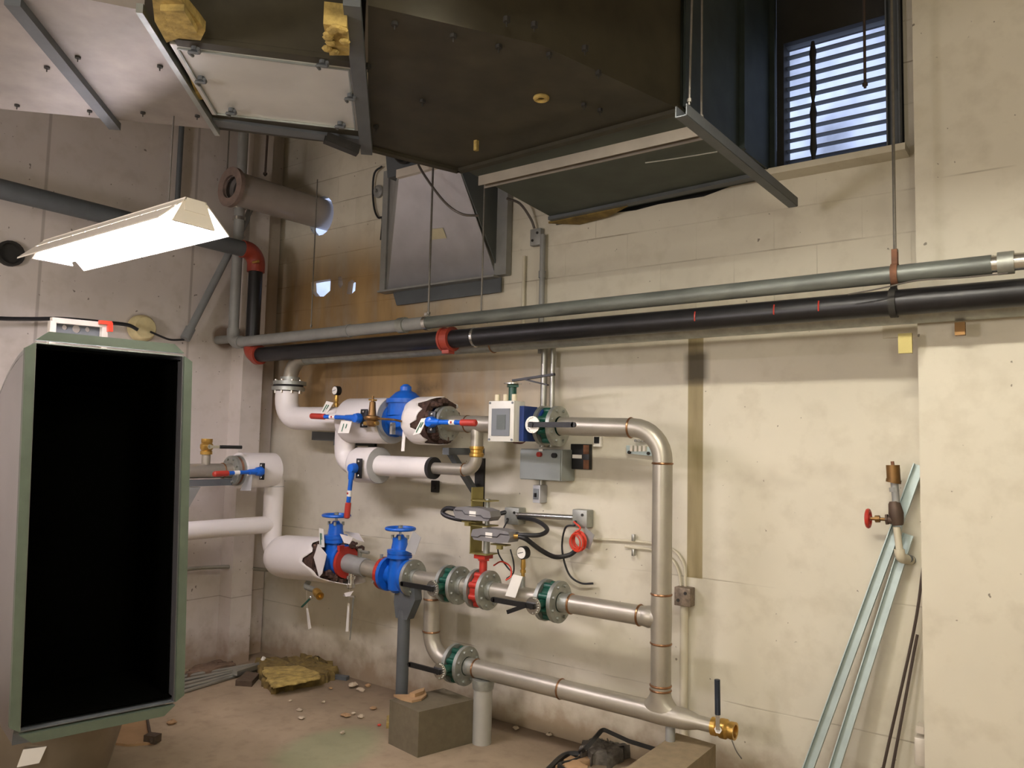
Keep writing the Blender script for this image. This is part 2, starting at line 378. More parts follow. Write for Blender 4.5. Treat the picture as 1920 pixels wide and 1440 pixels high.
# ---------------------------------------------------------------- louver in the wall opening
lo = T('wall_louver', 'slatted metal louver letting daylight through the upper right wall opening', 'louver', (-.9, 3.83, 2.96))
fr = B()
for x0, x1, z0, z1 in ((-1.2, -1.165, 2.94, 4.0), (-.665, -.62, 2.94, 4.0), (-1.165, -.665, 3.62, 4.0), (-1.165, -.665, 2.94, 3.0)): fr.box(((x0 + x1) / 2, 3.83, (z0 + z1) / 2), (x1 - x0, .1, z1 - z0))
lo.p('frame', fr, BACKD)
for k in range(12):
    z = 3.03 + k * .0535; lo.p('blade', B().box((-.915, 3.835, z), (.5, .034, .003), rot=Matrix.Rotation(radians(-8), 3, 'X')), GREYD)
lo.p('mullion', B().tube([(-1.03, 3.80, 3.0 + i * .06) for i in range(11)], .008, rr=lambda f: .006 + .012 * abs(sin(f * 19)), n=8), BACKD)
sl = B().box((-.93, 3.69, 2.925), (.66, .14, .03)); one('window_sill', sl, WP, 'painted concrete sill under the slatted louver', 'sill')
one('frame_post', B().chan((-.655, 3.70, 2.95), (-.655, 3.70, 4.1), .05, .05, .006, (0, -1, 0)), GREYD, 'dark steel post beside the louver next to the concrete pier', 'post')

# ---------------------------------------------------------------- overhead ducts
ZD = 2.9
def Z(x, y, z=ZD): return atz(x, y, z)
A1, B1, C1 = Z(690, 275), Z(860, 318), Z(1275, 205)
E1 = Z(1015, 84); E2 = Z(690, 10)
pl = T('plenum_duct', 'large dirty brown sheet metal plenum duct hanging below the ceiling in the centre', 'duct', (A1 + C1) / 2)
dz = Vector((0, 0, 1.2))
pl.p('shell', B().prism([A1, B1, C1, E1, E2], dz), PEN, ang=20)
fl = B()
for p, q in ((A1, B1), (B1, C1)): fl.bar(p + Vector((0, 0, .0)), q, .035, .03)
pl.p('seam_flange', fl, PEN)
stn = B(); 
for x, y in ((740, 45), (850, 68), (950, 38), (1002, 48), (690, 125), (935, 88), (1122, 138), (1097, 92), (1030, 103), (792, 190), (705, 238), (1125, 207), (1095, 197)):
    p = Z(x, y, ZD - .006); pl.p('insulation_pin', B().lathe(p - Vector((0, 0, .02)), (0, 0, 1), [(0, .002), (.014, .002), (.014, .011), (.03, .011)], 8), BACKD)
pc = Z(1015, 184, ZD - .005); pl.p('exposed_insulation', B().torus(pc, (0, 0, 1), .022, .009, 18, 8), YELINS, label='yellow ring of torn insulation around a hole')
pc = Z(1020, 189, ZD - .003); pl.p('hole_plug', B().cyl(pc, pc + Vector((0, 0, .01)), .014, 12), BACKD)
pc = Z(893, 272, ZD - .02); pl.p('insulation_tuft', B().box(pc, (.016, .016, .05)), YELINS)
# boot from plenum down to the wall opening
Wl = Vector((-2.44, 3.73, ZD)); Wr = Vector((-1.21, 3.73, ZD + .03))
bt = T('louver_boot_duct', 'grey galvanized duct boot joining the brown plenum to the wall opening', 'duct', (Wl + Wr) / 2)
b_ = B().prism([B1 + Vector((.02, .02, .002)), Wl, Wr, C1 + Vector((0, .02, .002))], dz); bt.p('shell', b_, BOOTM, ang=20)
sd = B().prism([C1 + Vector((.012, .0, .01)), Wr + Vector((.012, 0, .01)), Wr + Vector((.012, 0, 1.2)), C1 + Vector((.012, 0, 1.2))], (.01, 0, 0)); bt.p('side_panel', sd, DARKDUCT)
bt.p('wall_flange', B().bar(Wl + Vector((0, -.10, -.01)), Wr + Vector((-.02, -.10, -.012)), .05, .02), GREYD)
se = B()
for f in (.55, .93):
    p = C1.lerp(Wr, f) + Vector((.03, 0, 0)); se.bar(p, p + dz, .03, .03, (0, 1, 0))
bt.p('standing_seam', se, DARKDUCT)
bt.p('caulk_bead', B().tube([Z(x, y, ZD - .004) for x, y in ((1210, 305), (1260, 298), (1310, 290), (1345, 284))], .0035, n=6), GALV)
bt.p('sky_gap_backing', B().box((-1.835, 3.80, 2.97), (1.28, .03, .22)), BACKD)  # added dark plate blocking the strip of sky under the boot
# opening edge junk
one('torn_wall_lining', B().prism([(-2.46, 3.64, 2.87), (-1.95, 3.64, 2.885), (-2.1, 3.7, 2.868), (-2.3, 3.725, 2.86)], (0, 0, .012)), YELDIRT, 'torn dirty insulation sticking out at the left end of the duct opening', 'insulation')
# branch duct, diagonal
dd = (Z(690, 275) - Z(400, 243)).normalized(); e0 = Z(-60, 203); e1 = Z(410, 243); e2 = Z(676, 274)
nb = Vector((dd.y, -dd.x, 0));
if nb.dot(-e1) < 0: nb = -nb
br = T('branch_duct', 'wide dusty grey galvanized duct crossing the upper left below the ceiling', 'duct', e1)
L0 = Z(-60, 203) - dd * .6
br.p('wide_section', B().prism([L0, e1, Z(270, 20), Z(270, 20) - dd * 2.4 + nb * .3], (0, 0, .8)), BRANCHM, ang=20)
nA, nB_ = Z(318, 62), Z(662, 106)
br.p('door_section', B().prism([e1 + dd * .004, e2, nB_ + Vector((0, 0, 0)), nA], (0, 0, .8)), PEN, ang=20)
for (a, b, nm) in (((24, -6), (216, 232), 'joint_flange'), ((262, 8), (408, 243), 'joint_flange')):
    p, q = Z(*a), Z(*b); f = B().bar(p + Vector((0, 0, -.012)), q + Vector((0, 0, -.012)), .045 if a[0] < 100 else .02, .03); br.p(nm, f, GREYD if a[0] < 100 else GALV)
p, q = Z(660, -10), Z(688, 276); br.p('end_flange', B().bar(p + Vector((0, 0, -.015)), q + Vector((0, 0, -.015)), .05, .04), GREYD)
mid = B(); mid.bar(Z(330, 70) + Vector((0, 0, -.008)), Z(660, 112) + Vector((0, 0, -.008)), .045, .02); br.p('edge_angle', mid, PEN)
br.p('edge_angle', B().bar(Z(400, 226) + Vector((0, 0, -.006)), Z(676, 262) + Vector((0, 0, -.006)), .07, .012), GREYD)
pins = B()
for x, y in ((88, 127), (146, 108), (300, 125), (32, 198), (168, 209), (268, 212), (370, 218)):
    p = Z(x, y, ZD - .004); br.p('insulation_pin', B().lathe(p - Vector((0, 0, .015)), (0, 0, 1), [(0, .002), (.012, .002), (.012, .01), (.025, .01)], 8), BACKD)
dp = [Z(x, y, ZD - .016) for x, y in ((318, 82), (665, 126), (676, 246), (398, 215))]
door = br.p('access_door', B().prism(dp, (0, 0, .012)), DOORM, label='shiny bare metal access door with cam latches')
rim = B()
for i in range(4):
    a, b = dp[i] + Vector((0, 0, -.004)), dp[(i + 1) % 4] + Vector((0, 0, -.004)); c0 = sum(dp, Vector()) / 4; k = .93
    rim.bar(c0 + (a - c0) * k, c0 + (b - c0) * k, .006, .006)
br.p('door_bead', rim, GALV, door)
for x, y in ((365, 95), (377, 151), (434, 210), (605, 120), (657, 183), (638, 235)):
    p = Z(x, y, ZD - .03); lt = B().cyl(p, p + Vector((0, 0, .02)), .012, 10).bez([p + Vector((-.03, .012, -.004)), p + Vector((-.012, -.012, -.006)), p + Vector((.01, .01, -.006)), p + Vector((.03, -.006, -.004))], .006, 6, 12)
    br.p('cam_latch', lt, GREYD, door)
def clump(pts, r, n, m_, nm, lab, parent=None):
    b = B()
    for i in range(n):
        p = Vector(random.choice(pts)).lerp(Vector(random.choice(pts)), random.random()); rr = r * random.uniform(.5, 1.1)
        b.sph(p + Vector((random.uniform(-r, r) * .5, random.uniform(-r, r) * .5, random.uniform(-r, r) * .3)), rr, 8, (1, 1.2, .6))
    return b
ti = B()
for (pix, th) in (([(285, -5), (330, -10), (372, 40), (385, 58), (376, 76), (335, 72), (312, 80), (290, 40)], .03), ([(300, 20), (345, 20), (370, 62), (330, 66)], .05), ([(338, 100), (350, 128), (382, 186), (372, 188)], .012)):
    ti.prism([Z(x, y, ZD - th) for x, y in pix], (0, 0, th))
one('torn_insulation', ti, YELINS, 'torn yellow fibreglass hanging from the corner of the branch duct by the access door', 'insulation')
ti = B().prism([Z(x, y, ZD - .07) for x, y in ((606, 45), (650, 50), (655, 104), (618, 104))], (0, 0, .07)); 
for i in range(10): ti.sph(Z(random.uniform(612, 648), random.uniform(50, 98), ZD - .075), .018, 8, (1, 1, .5))
one('insulation_pad', ti, YELINS, 'small yellow insulation pad stuck by the duct end flange above the access door', 'insulation')
one('hanging_angle_bracket', B().chan(Z(610, 258, ZD - .03), Z(672, 283, ZD - .06), .045, .035, .004), BACKD, 'dark steel bracket poking out below the corner of the branch duct', 'bracket')
# trapeze strut, cross bar and rods
zb = 2.71; q0 = atz(1277, 207, zb); q1 = atz(1487, 380, zb)
stt = T('strut_channel', 'long green-grey strut channel under the duct boot pointing at the wall', 'strut', q0)
stt.p('channel', B().chan(q0, q1, .038, .038, .004, (0, 0, 1)), GREYD)
zz = 2.752; one('cross_bar', B().chan(atz(903, 342, zz), atz(1318, 247, zz), .042, .042, .004, (0, 0, -1)), mat('pale_dull_strut', (140, 132, 120), .5, .3), 'pale horizontal strut bar running under the duct boot', 'strut')
def rod(p, q, label, m=ROD, r=.005, g='threaded hanger rods', nut=True):
    b = B().cyl(p, q, r, 8)
    if nut: b.cyl(Vector(p) + Vector((0, 0, .01)), Vector(p) + Vector((0, 0, .022)), r * 2, 6)
    one('hanger_rod', b, m, label, 'rod', g, org=p)
rod(q0 + Vector((.02, .02, .02)), q0 + Vector((.05, .02, 1.5)), 'thin hanger rod rising from the near end of the strut channel', r=.004)
rod(q0.lerp(q1, .14) + Vector((0, 0, .02)), q0.lerp(q1, .14) + Vector((0, 0, 1.5)), 'second thin hanger rod on the strut channel, closer to the wall', r=.004)
p = at(1622, 165, 3.5); rod(p, p + Vector((0, 0, 1.2)), 'thin rod ending in front of the louver slats', RODD, .006)
# ================================================================ high pipes and hangers
YG, YB = 3.23, 3.28
gx = at(437, 632, YG); zg0, zg1 = at(600, 626, YG).z, at(1700, 512, YG).z
def gz(x): return zg0 + (zg1 - zg0) * (x + 3.9) / 3.6
gp = T('grey_pipe', 'long grey pipe dropping near the corner then running right above the black pipe', 'pipe', (gx.x, YG, gz(-4)))
gp.p('pipe_run', B().tube([(gx.x, YG, 4.2), (gx.x, YG, gz(gx.x)), (-3.0, YG, gz(-3.0))], .037, .07), GREYP)
gp.p('pipe_run', B().tube([(-3.0, YG, gz(-3.0)), (-.26, YG, gz(-.26))], .035), mat('grimy_grey_pipe', (104, 108, 102), .45, .3, .35, 7, 0, (.6, 1, 3)))
gp.p('pipe_run', B().tube([(-.28, YG, gz(-.28)), (.9, YG, gz(.9))], .031), CHROME, label='bright bare end of the grey pipe')
for px, r, w in ((757, .046, .05), (1888, .041, .05)):
    x = at(px, 560, YG).x; gp.p('coupling', B().cyl((x - w / 2, YG, gz(x)), (x + w / 2, YG, gz(x)), r, 20), STEELD)
x = at(655, 618, YG).x; gp.p('coupling', B().cyl((x - .01, YG, gz(x)), (x + .01, YG, gz(x)), .041), GREYP)
gp.p('coupling', B().cyl((gx.x, YG, atx(452, 385, gx.x).z - .03), (gx.x, YG, atx(452, 385, gx.x).z + .03), .043).cyl((gx.x, YG, atx(447, 410, gx.x).z - .012), (gx.x, YG, atx(447, 410, gx.x).z + .012), .045), CHROME)
gp.p('elbow', B().tube([(gx.x, YG, gz(gx.x) + .1), (gx.x, YG, gz(gx.x)), (gx.x + .1, YG, gz(gx.x))], .045, .07), GREYP)
gp.p('wall_stub', B().cyl((-5.05, YG, gz(gx.x) + .03), (gx.x - .02, YG, gz(gx.x) + .03), .03), GREYP)
zb0, zb1 = at(600, 656, YB).z, at(1700, 566, YB).z
def bz(x): return zb0 + (zb1 - zb0) * (x + 4.0) / 3.7
bx = at(473, 640, YB).x
bp = T('black_pipe', 'black iron pipe with orange couplings running right below the grey pipe', 'pipe', (bx, YB, bz(bx)))
zt = at(480, 505, YB).z; zt2 = at(474, 490, YB).z
bp.p('pipe_riser', B().cyl((bx, YB, bz(bx) + .05), (bx, YB, zt), .048), BLKPIPE)
bp.p('pipe_run', B().cyl((bx + .05, YB, bz(bx)), (-.0, YB, bz(0)), .051), BLKPIPE)
bp.p('pipe_run', B().cyl((0, YB, bz(0)), (.9, YB, bz(.9)), .051), BLKPIPE)
bp.p('top_elbow', B().tube([(bx, YB, zt - .02), (bx, YB, zt2 + .06), (bx, YB - .12, zt2 + .06)], .062, .09), ORANGE)
bp.p('bottom_elbow', B().tube([(bx, YB, bz(bx) + .08), (bx, YB, bz(bx)), (bx + .08, YB, bz(bx))], .058, .07).cyl((bx + .06, YB, bz(bx)), (bx + .1, YB, bz(bx)), .068).cyl((bx, YB, zt - .02), (bx, YB, zt + .02), .01), ORANGE)
x = at(841, 634, YB).x; bp.p('coupling', B().cyl((x - .03, YB, bz(x)), (x + .03, YB, bz(x)), .064).cyl((x - .035, YB, bz(x)), (x - .022, YB, bz(x)), .07).cyl((x + .022, YB, bz(x)), (x + .035, YB, bz(x)), .07).box((x, YB - .0, bz(x) - .072), (.05, .05, .02)), ORANGE)
bp.p('coupling_bolt', B().cyl((bx + .05, YB - .06, zt2 - .03), (bx + .11, YB - .06, zt2 - .03), .01, 8), BRASS)
for px in (1311, 1458, 1541):
    x = at(px, 580, YB).x; bp.p('red_mark', B().tube([(x, YB + .052 * sin(t), bz(x) + .052 * cos(t)) for t in [-1.9 + k * .12 for k in range(8)]], .003, n=6), RED)
ad = B(); x = at(893, 632, YB).x; ad.ring((x - .008, YB, bz(x)), (1, 0, 0), .056, .05, .016); bp.p('clamp_band', ad, CHROME)
YW_ = 3.42; zw = 2.157
wp = T('overhead_stainless_pipe', 'dull stainless pipe lowest of the three long pipes, turning down to the white elbow', 'pipe', (-4.45, 3.42, 2.0))
wp.p('pipe_run', B().cyl((-4.3, YW_, zw), (.9, YW_, zw + .01), .047), STEELD)
wp.p('elbow', B().tube([(-4.28, YW_, zw), (-4.45, YW_, zw), (-4.45, YW_, 2.0)], .05, .15), STEEL)
wb = B()
for px in (565, 925): x = at(px, 660, YW_).x; wb.torus((x, YW_, zw), (1, 0, 0), .046, .004)
wp.p('weld_bead', wb, WELD)
fa = B().cyl((-4.45, YW_, 1.975), (-4.45, YW_, 2.0), .112, 32).cyl((-4.45, YW_, 2.0), (-4.45, YW_, 2.03), .065)
wp.p('flange', fa, STEELD)
# dark pipe along the left wall
zl = 2.80
one('dark_wall_pipe', B().cyl((bx, YB - .1, zt2 + .06), (bx, -1.5, zt2 + .06), .055), GREYD, 'thick dark grey pipe running toward the room from the orange elbow, behind the lit fixture', 'pipe')
# rods in the middle
def hrod(px, y0, y1, Y, lab, m=ROD, r=.005, top=4.2):
    p = at(px[1], y1, Y); rod(Vector((p.x, p.y, p.z)), Vector((p.x, p.y, top)), lab, m, r)
hrod((811, 803), 300, 592, YG, 'hanger rod crossing the bright face of the wall hood', r=.006, top=3.45)
hrod((907, 902), 352, 594, YG, 'hanger rod crossing the right part of the wall hood', r=.005, top=3.05)
hrod((591, 583), 260, 615, YG, 'hanger rod left of the exhaust pipe end near the daylight holes', r=.004, top=3.3)
rod((-4.66, 2.985, 3.40), (-4.66, 2.985, 4.2), 'short rod above the open end of the exhaust pipe')
p = atx(497, 330, -4.6); rod(p, p + Vector((.02, 0, 1.2)), 'dark rusty rod above the middle of the exhaust pipe', RODD, .008)
p = at(1678, 478, YG); rod(p, p + Vector((0, 0, 1.6)), 'hanger rod at the concrete pier with a rusty clevis on the grey pipe', r=.006)
def hanger(px, Y, z, r, lab, m, yx=0, top=.06):
    b = B().ring((px - .012, Y, z), (1, 0, 0), r + .006, r, .024).bar((px, Y, z + r), (px, Y, z + r + top), .02, .03, (0, 1, 0)); one('pipe_hanger', b, m, lab, 'hanger', 'pipe hangers', org=(px, Y, z))
hx = at(1678, 490, YG).x; hanger(hx, YG, gz(hx), .036, 'rust-topped clevis hanger on the grey pipe beside the pier', RUST)
hx2 = at(801, 592, YG).x; hanger(hx2, YG, gz(hx2), .036, 'small zinc hanger on the grey pipe in front of the wall hood', CHROME, top=.02)
hanger(at(1676, 560, YB).x, YB, bz(at(1676, 560, YB).x), .052, 'hanger with green edge around the black pipe beside the pier', BACKD)
b = B().bar((hx, 3.42, 2.08), (hx, 3.42, 2.0), .05, .02, (0, 1, 0)); one('pipe_support_pad', b, YZINC, 'yellowish pad with dark top under the stainless pipe beside the pier', 'pad')
x_ = at(1800, 590, 3.42).x; one('pipe_support_pad', B().box((x_, 3.42, 2.085), (.035, .03, .05)), BRASSD, 'dark brass pad below the stainless pipe in front of the pier', 'pad')
w0 = [at(x, y, 3.16) for x, y in ((1590, 552), (1650, 541), (1720, 526), (1800, 521), (1890, 512))]
one('tie_wire', B().bez(w0, .003, 6, 16), WIRE, 'thin wire lying along the pipes near the pier', 'wire')

# exhaust pipe in the upper left corner
ex = T('exhaust_pipe', 'fat grey round exhaust pipe with open flanged end in the upper left corner', 'pipe', (-4.6, 2.95, 3.3))
n0 = Vector((-4.6, 2.97, 3.285)); n1 = Vector((-4.6, 3.86, 3.30))
ex.p('barrel', B().lathe(n0, n1 - n0, [(.02, .075), (.02, .115), ((n1 - n0).length, .112), ((n1 - n0).length, .09), (.06, .075), (.05, .075)], 36, False), mat('grey_brown_enamel', (160, 152, 146), .25, .2, .06))
ex.p('end_flange', B().ring(n0 - Vector((0, .0, 0)), (0, 1, 0), .135, .078, .03), mat('brown_grey_ring', (128, 110, 100), .7, .1, .2, 20))
ex.p('dark_bore_disc', B().cyl(n0 + Vector((0, .08, 0)), n0 + Vector((0, .09, 0)), .11), BACKD)  # dark disc inside the open end in place of the shaded bore
# left wall: conduits, cable, plug, opening
p0, p1 = atx(347, 636, -4.93), atx(470, 395, -4.93)
cdt = T('grey_conduit', 'slanting grey plastic conduit with an open cap on the left wall', 'conduit', p0)
cdt.p('tube', B().cyl(p0 + (p1 - p0) * .07, p1, .026), PVC); cdt.p('cap', B().cyl(p0, p0 + (p1 - p0) * .08, .034), PVC)
cb = [atx(x, y, -4.9) for x, y in ((-60, 590), (0, 597), (60, 598), (120, 598), (190, 604), (238, 609), (258, 618))]
one('power_cable', B().bez(cb, .012, 8, 30), CABLE, 'thick dark cable running along the left wall above the duct elbow into the foam plug', 'cable')
cb = [atx(x, y, -4.95) for x, y in ((282, 622), (300, 630), (320, 637), (345, 637))]
one('power_cable', B().bez(cb, .007, 8, 18), CABLE, 'short thin black cable from foam plug to the slanting conduit cap', 'cable')
pc = atx(263, 616, -5.05); one('foam_plug', B().lathe(pc, (1, 0, 0), [(0, .09), (.04, .088), (.07, .07), (.075, .0)], 20, False), PUCK, 'round cream foam plug in the left wall where the cables enter', 'plug')
pc = atx(17, 476, -5.05); b = B().lathe(pc, (1, 0, 0), [(0, .075), (.03, .075), (.03, .06), (.005, .055), (.004, 0)], 20, False); one('wall_socket_hole', b, BACKD, 'dark round recess in the left wall below the end of the lit fixture', 'recess')
for px in (337,):
    q = atx(px, 300, -5.0); one('wall_conduit', B().cyl((q.x, q.y, 2.9), (q.x, q.y, 4.2), .018), GREYD, 'dark vertical conduit on the left wall above the lit fixture', 'conduit')
cb = [atx(x, y, -4.95) for x, y in ((330, 1072), (360, 1066), (420, 1063), (440, 1063), (470, 1066), (520, 1070))]
one('wall_conduit', B().bez(cb, .014, 10, 20), EMT, 'thin bent conduit low on the left wall beneath the white pipes', 'conduit')

# ---------------------------------------------------------------- lit fixture
def fixture(fx0, fY, fz, label, ztop, tube=None):
    fx1 = fx0 + 1.22
    fx = T('fluorescent_fixture', label, 'light fixture', ((fx0 + fx1) / 2, fY, fz))
    hs = B().box(((fx0 + fx1) / 2, fY, fz + .05), (1.22, .09, .05)); fx.p('housing', hs, TILEB)
    for s in (-1, 1):
        r_ = B(); r_.prism([(fx0, fY + s * .04, fz + .075), (fx0, fY + s * .15, fz - .03), (fx0, fY + s * .15, fz - .036), (fx0, fY + s * .04, fz + .069)], (1.22, 0, 0))
        if s == 1: fx.p('reflector', r_, TILEB)
        else:
            r_ = B(); 
            for (u0, u1) in ((0, .35), (.42, 1)): r_.prism([(fx0, fY - .04 - .11 * u0, fz + .075 - .105 * u0), (fx0, fY - .04 - .11 * u1, fz + .075 - .105 * u1), (fx0, fY - .04 - .11 * u1, fz + .069 - .105 * u1), (fx0, fY - .04 - .11 * u0, fz + .069 - .105 * u0)], (1.22, 0, 0))
            for k in range(11):
                x = fx0 + .02 + k * .117; r_.prism([(x, fY - .04 - .11 * .33, fz + .075 - .105 * .33), (x, fY - .04 - .11 * .44, fz + .075 - .105 * .44), (x, fY - .04 - .11 * .44, fz + .069 - .105 * .44), (x, fY - .04 - .11 * .33, fz + .069 - .105 * .33)], (.015, 0, 0))
            fx.p('reflector', r_, TILEB)
    for s in (-1, 1): fx.p('lamp_tube', B().cyl((fx0 + .03, fY + s * .06, fz + .0), (fx1 - .03, fY + s * .06, fz + .0), .016, 14), tube or TUBE, label='glowing white fluorescent tube')
    for x in (fx0 + .012, fx1 - .012): fx.p('end_cap', B().prism([(x - .008, fY - .09, fz - .025), (x - .008, fY + .09, fz - .025), (x - .008, fY + .05, fz + .06), (x - .008, fY - .05, fz + .06)], (.016, 0, 0)), TILEB)
    for x in (fx1 - .2,) + ((fx0 + .2,) if tube else ()): one('suspension_chain', B().cyl((x, fY, fz + .07), (x, fY, ztop), .004, 6), WIRE, ('left' if x < (fx0 + fx1) / 2 else 'right') + ' thin cord holding up the ' + label.split(',')[0], 'cord', 'fixture suspension cords')
a0, a1 = at(98, 476, 1.64), at(396, 430, 1.64)
fixture(a0.x, 1.64, (a0.z + a1.z) / 2 + .02, 'hanging two tube fluorescent fixture, lit, with slotted white reflector', 2.9)
fixture(-1.34, 1.5, 2.93, 'second lit tube fixture, hung beside the brown plenum above the room', ZC, TUBE2)

# ---------------------------------------------------------------- duct elbow at the left
z0 = .56; pn, pf = atz(36, 1371, z0), atz(327, 1314.5, z0); wv = (pf - pn); wid = wv.length; wv.normalize()
nv = Vector((-wv.y, wv.x, 0));
if nv.x > 0: nv = -nv
r_ = ray(62, 642); ht = H + r_.z * math.hypot(pn.x, pn.y) / math.hypot(r_.x, r_.y) - z0; org = pn
de = T('duct_elbow', 'big open sheet metal duct elbow with a dark mouth and green-grey flanges', 'duct', org)
lean = Vector((M_[0][0], M_[0][1], 0)).normalized() * -.03
def EP(s, w, z): return pn + nv * s + wv * w + Vector((0, 0, z)) + lean * z
Rt = .08; Rh = Rt + ht; nseg = 22
def arc(R): return [(.04 + R * sin(a), Rh * 0 + (ht - Rh) + R * cos(a)) for a in [pi / 2 * k / nseg for k in range(nseg + 1)]]
ho, hi = [(0, ht)] + arc(Rh), [(0, 0)] + arc(Rt)
for w, nm in ((0, 'near_cheek'), (wid, 'far_cheek')):
    poly = [EP(s, w, z) for s, z in ho] + [EP(s, w, z) for s, z in hi[::-1]]
    de.p(nm, B().prism([p for p in poly], wv * (.004 if w == 0 else -.004)), mat('satin_' + nm, (132, 130, 130), .28, .75, .1, 3))
def strip(pr, t):
    b = B()
    for i in range(len(pr) - 1):
        a, c = pr[i], pr[i + 1]; b.add([EP(a[0], 0, a[1]), EP(a[0], wid, a[1]), EP(c[0], wid, c[1]), EP(c[0], 0, c[1]), EP(a[0], 0, a[1] + t), EP(a[0], wid, a[1] + t), EP(c[0], wid, c[1] + t), EP(c[0], 0, c[1] + t)], [(0, 1, 2, 3), (4, 7, 6, 5), (0, 4, 5, 1), (3, 2, 6, 7), (0, 3, 7, 4), (1, 5, 6, 2)])
    return b
de.p('heel', strip(ho, .004), GALV); de.p('throat', strip(hi, -.004), GREYD)
li = B()      # near-black sheets inside the walls, standing in for the interior shade
for w, o in ((.008, 1), (wid - .012, 1)):
    poly = [EP(s + .05, w, z) for s, z in [(0, ht - .01)] + [(a, b - .02) for a, b in arc(Rh)]] + [EP(s + .05, w, z) for s, z in ([(0, .01)] + [(a, b + .015) for a, b in arc(Rt)])[::-1]]
    li.prism(poly, wv * .004)
li.v += []; l2 = strip([(s + .02, z - .014) for s, z in ho], -.004); l3 = strip([(s + .02, z + .012) for s, z in hi], .004)
for q in (l2, l3): li.add(q.v, q.f)
li.prism([EP(.5, 0.01, -.04), EP(.5, wid - .01, -.04), EP(.5, wid - .01, ht - .12), EP(.5, .01, ht - .12)], nv * .01)
li.prism([EP(.04, .01, .01), EP(.04, wid - .01, .01), EP(.52, wid - .01, .01), EP(.52, .01, .01)], (0, 0, .004))
de.p('dark_interior', li, INSIDE, label='near-black sheets standing in for the shade inside the duct')
fw = .035
for a, b, up in (((0, 0), (wid, 0), -1), ((0, ht), (wid, ht), 1)):
    p, q = EP(-.012, a[0] + .02, a[1] + up * .012), EP(-.012, b[0] - .02, b[1] + up * .012)
    de.p('flange', B().prism([p + wv * (-.02), q + wv * .02, q + Vector((0, 0, up * .034)) - wv * .02, p + Vector((0, 0, up * .034)) + wv * .02], nv * .03), GFLANGE)
for w, s in ((0, -1), (wid, 1)):
    p, q = EP(-.014, w, 0), EP(-.014, w, ht); de.p('flange', B().prism([p - Vector((0, 0, .0)), q, q + wv * s * .032 - Vector((0, 0, .02)), p + wv * s * .032 + Vector((0, 0, .02))], nv * .03), GFLANGE)
# round metal drum under the mouth
rc = atz(160, 1440, .1); dc = Vector((pn.x - .12, pn.y + .16, 0)); 
e = atz(208, 1370, .35)
dr = T('round_duct_fitting', 'round tapered galvanized duct fitting standing under the mouth of the duct elbow', 'duct fitting', (e.x - .32, e.y + .1, 0))
dcc = Vector((e.x - .40, e.y - .07, 0)); dr.p('shell', B().lathe(dcc, (0, 0, 1), [(0, .22), (.455, .34), (.47, .345), (.47, .30)], 40, True), mat('galv_drum', (150, 142, 128), .35, .8, .15, 4)); dr.p('rim_gasket', B().bez([atz(213, 1352, .05), atz(203, 1378, .03), atz(190, 1410, .012), atz(180, 1450, .012)], .006, 6, 12), BLACK)
def ondrum(x, y):
    r = ray(x, y); return ORG + r * ((math.hypot(dcc.x, dcc.y) - .30) / math.hypot(r.x, r.y))
dr.p('paper_label', B().prism([ondrum(x, y) for x, y in ((44, 1405), (88, 1399), (74, 1430), (32, 1438))], (.004, -.003, 0)), WHITE)
q = [atz(x, y, .0) for x, y in ((236, 1352), (272, 1345), (280, 1385), (292, 1396), (240, 1400), (205, 1396))]
one('cardboard_scrap', B().prism(q, (0, 0, .012)), CARD, 'torn tan cardboard scrap on the floor below the black duct mouth', 'cardboard')
one('wood_stick', B().bar(atz(274, 1338, .03), atz(284, 1390, .03), .012, .015).box(atz(286, 1384, .025), (.07, .05, .04), .4), WOODD, 'short brown stick with a foot leaning on the cardboard scrap', 'wood')
# metal stud frame behind the elbow
Xf = -4.35
fr_ = T('metal_stud_frame', 'pale metal frame with round holes standing behind the duct elbow', 'frame', atx(150, 640, Xf))
def fb_(a, b, w, h=.03): return B().bar(atx(*a, Xf), atx(*b, Xf), h, w, (0, 0, 1))
p = [atx(x, y, Xf) for x, y in ((96, 600), (200, 610), (201, 645), (95, 640))]
fr_.p('top_rail', B().bar(p[0], p[1], .03, .028, (0, 0, 1)), PLIGHT)
for a, b in (((98, 602), (97, 660)), ((195, 612), (196, 668))): fr_.p('post', B().bar(atx(*a, Xf), (Xf, atx(*b, Xf).y, .001), .03, .03, (0, 1, 0)), PLIGHT)
fr_.p('lower_rail', B().bar(atx(98, 636, Xf), atx(196, 648, Xf), .03, .02), PLIGHT)
bk = atx(148, 622, Xf - .05); g = B(); ys = [(-.16, .02, .018)] 
lp = [atx(x, y, Xf - .04) for x, y in ((103, 606), (194, 615), (192, 642), (103, 636))]
def circ(c, r): return [c + Vector((0, r * cos(t), r * sin(t))) for t in [2 * pi * k / 12 for k in range(12)]]
fr_.p('back_plate', B().plate_holes([lp, circ(atx(120, 614, Xf - .04), .014), circ(atx(142, 617, Xf - .04), .022), circ(atx(163, 618, Xf - .04), .014)], (.01, 0, 0)), GREYD)
one('orange_clip', B().bar(atx(186, 604, Xf + .03), atx(209, 606, Xf + .03), .02, .02).bar(atx(206, 605, Xf + .03), atx(206, 622, Xf + .03), .02, .025, (0, 1, 0)), REDW, 'bright orange plastic corner clip on the metal stud frame', 'clip')
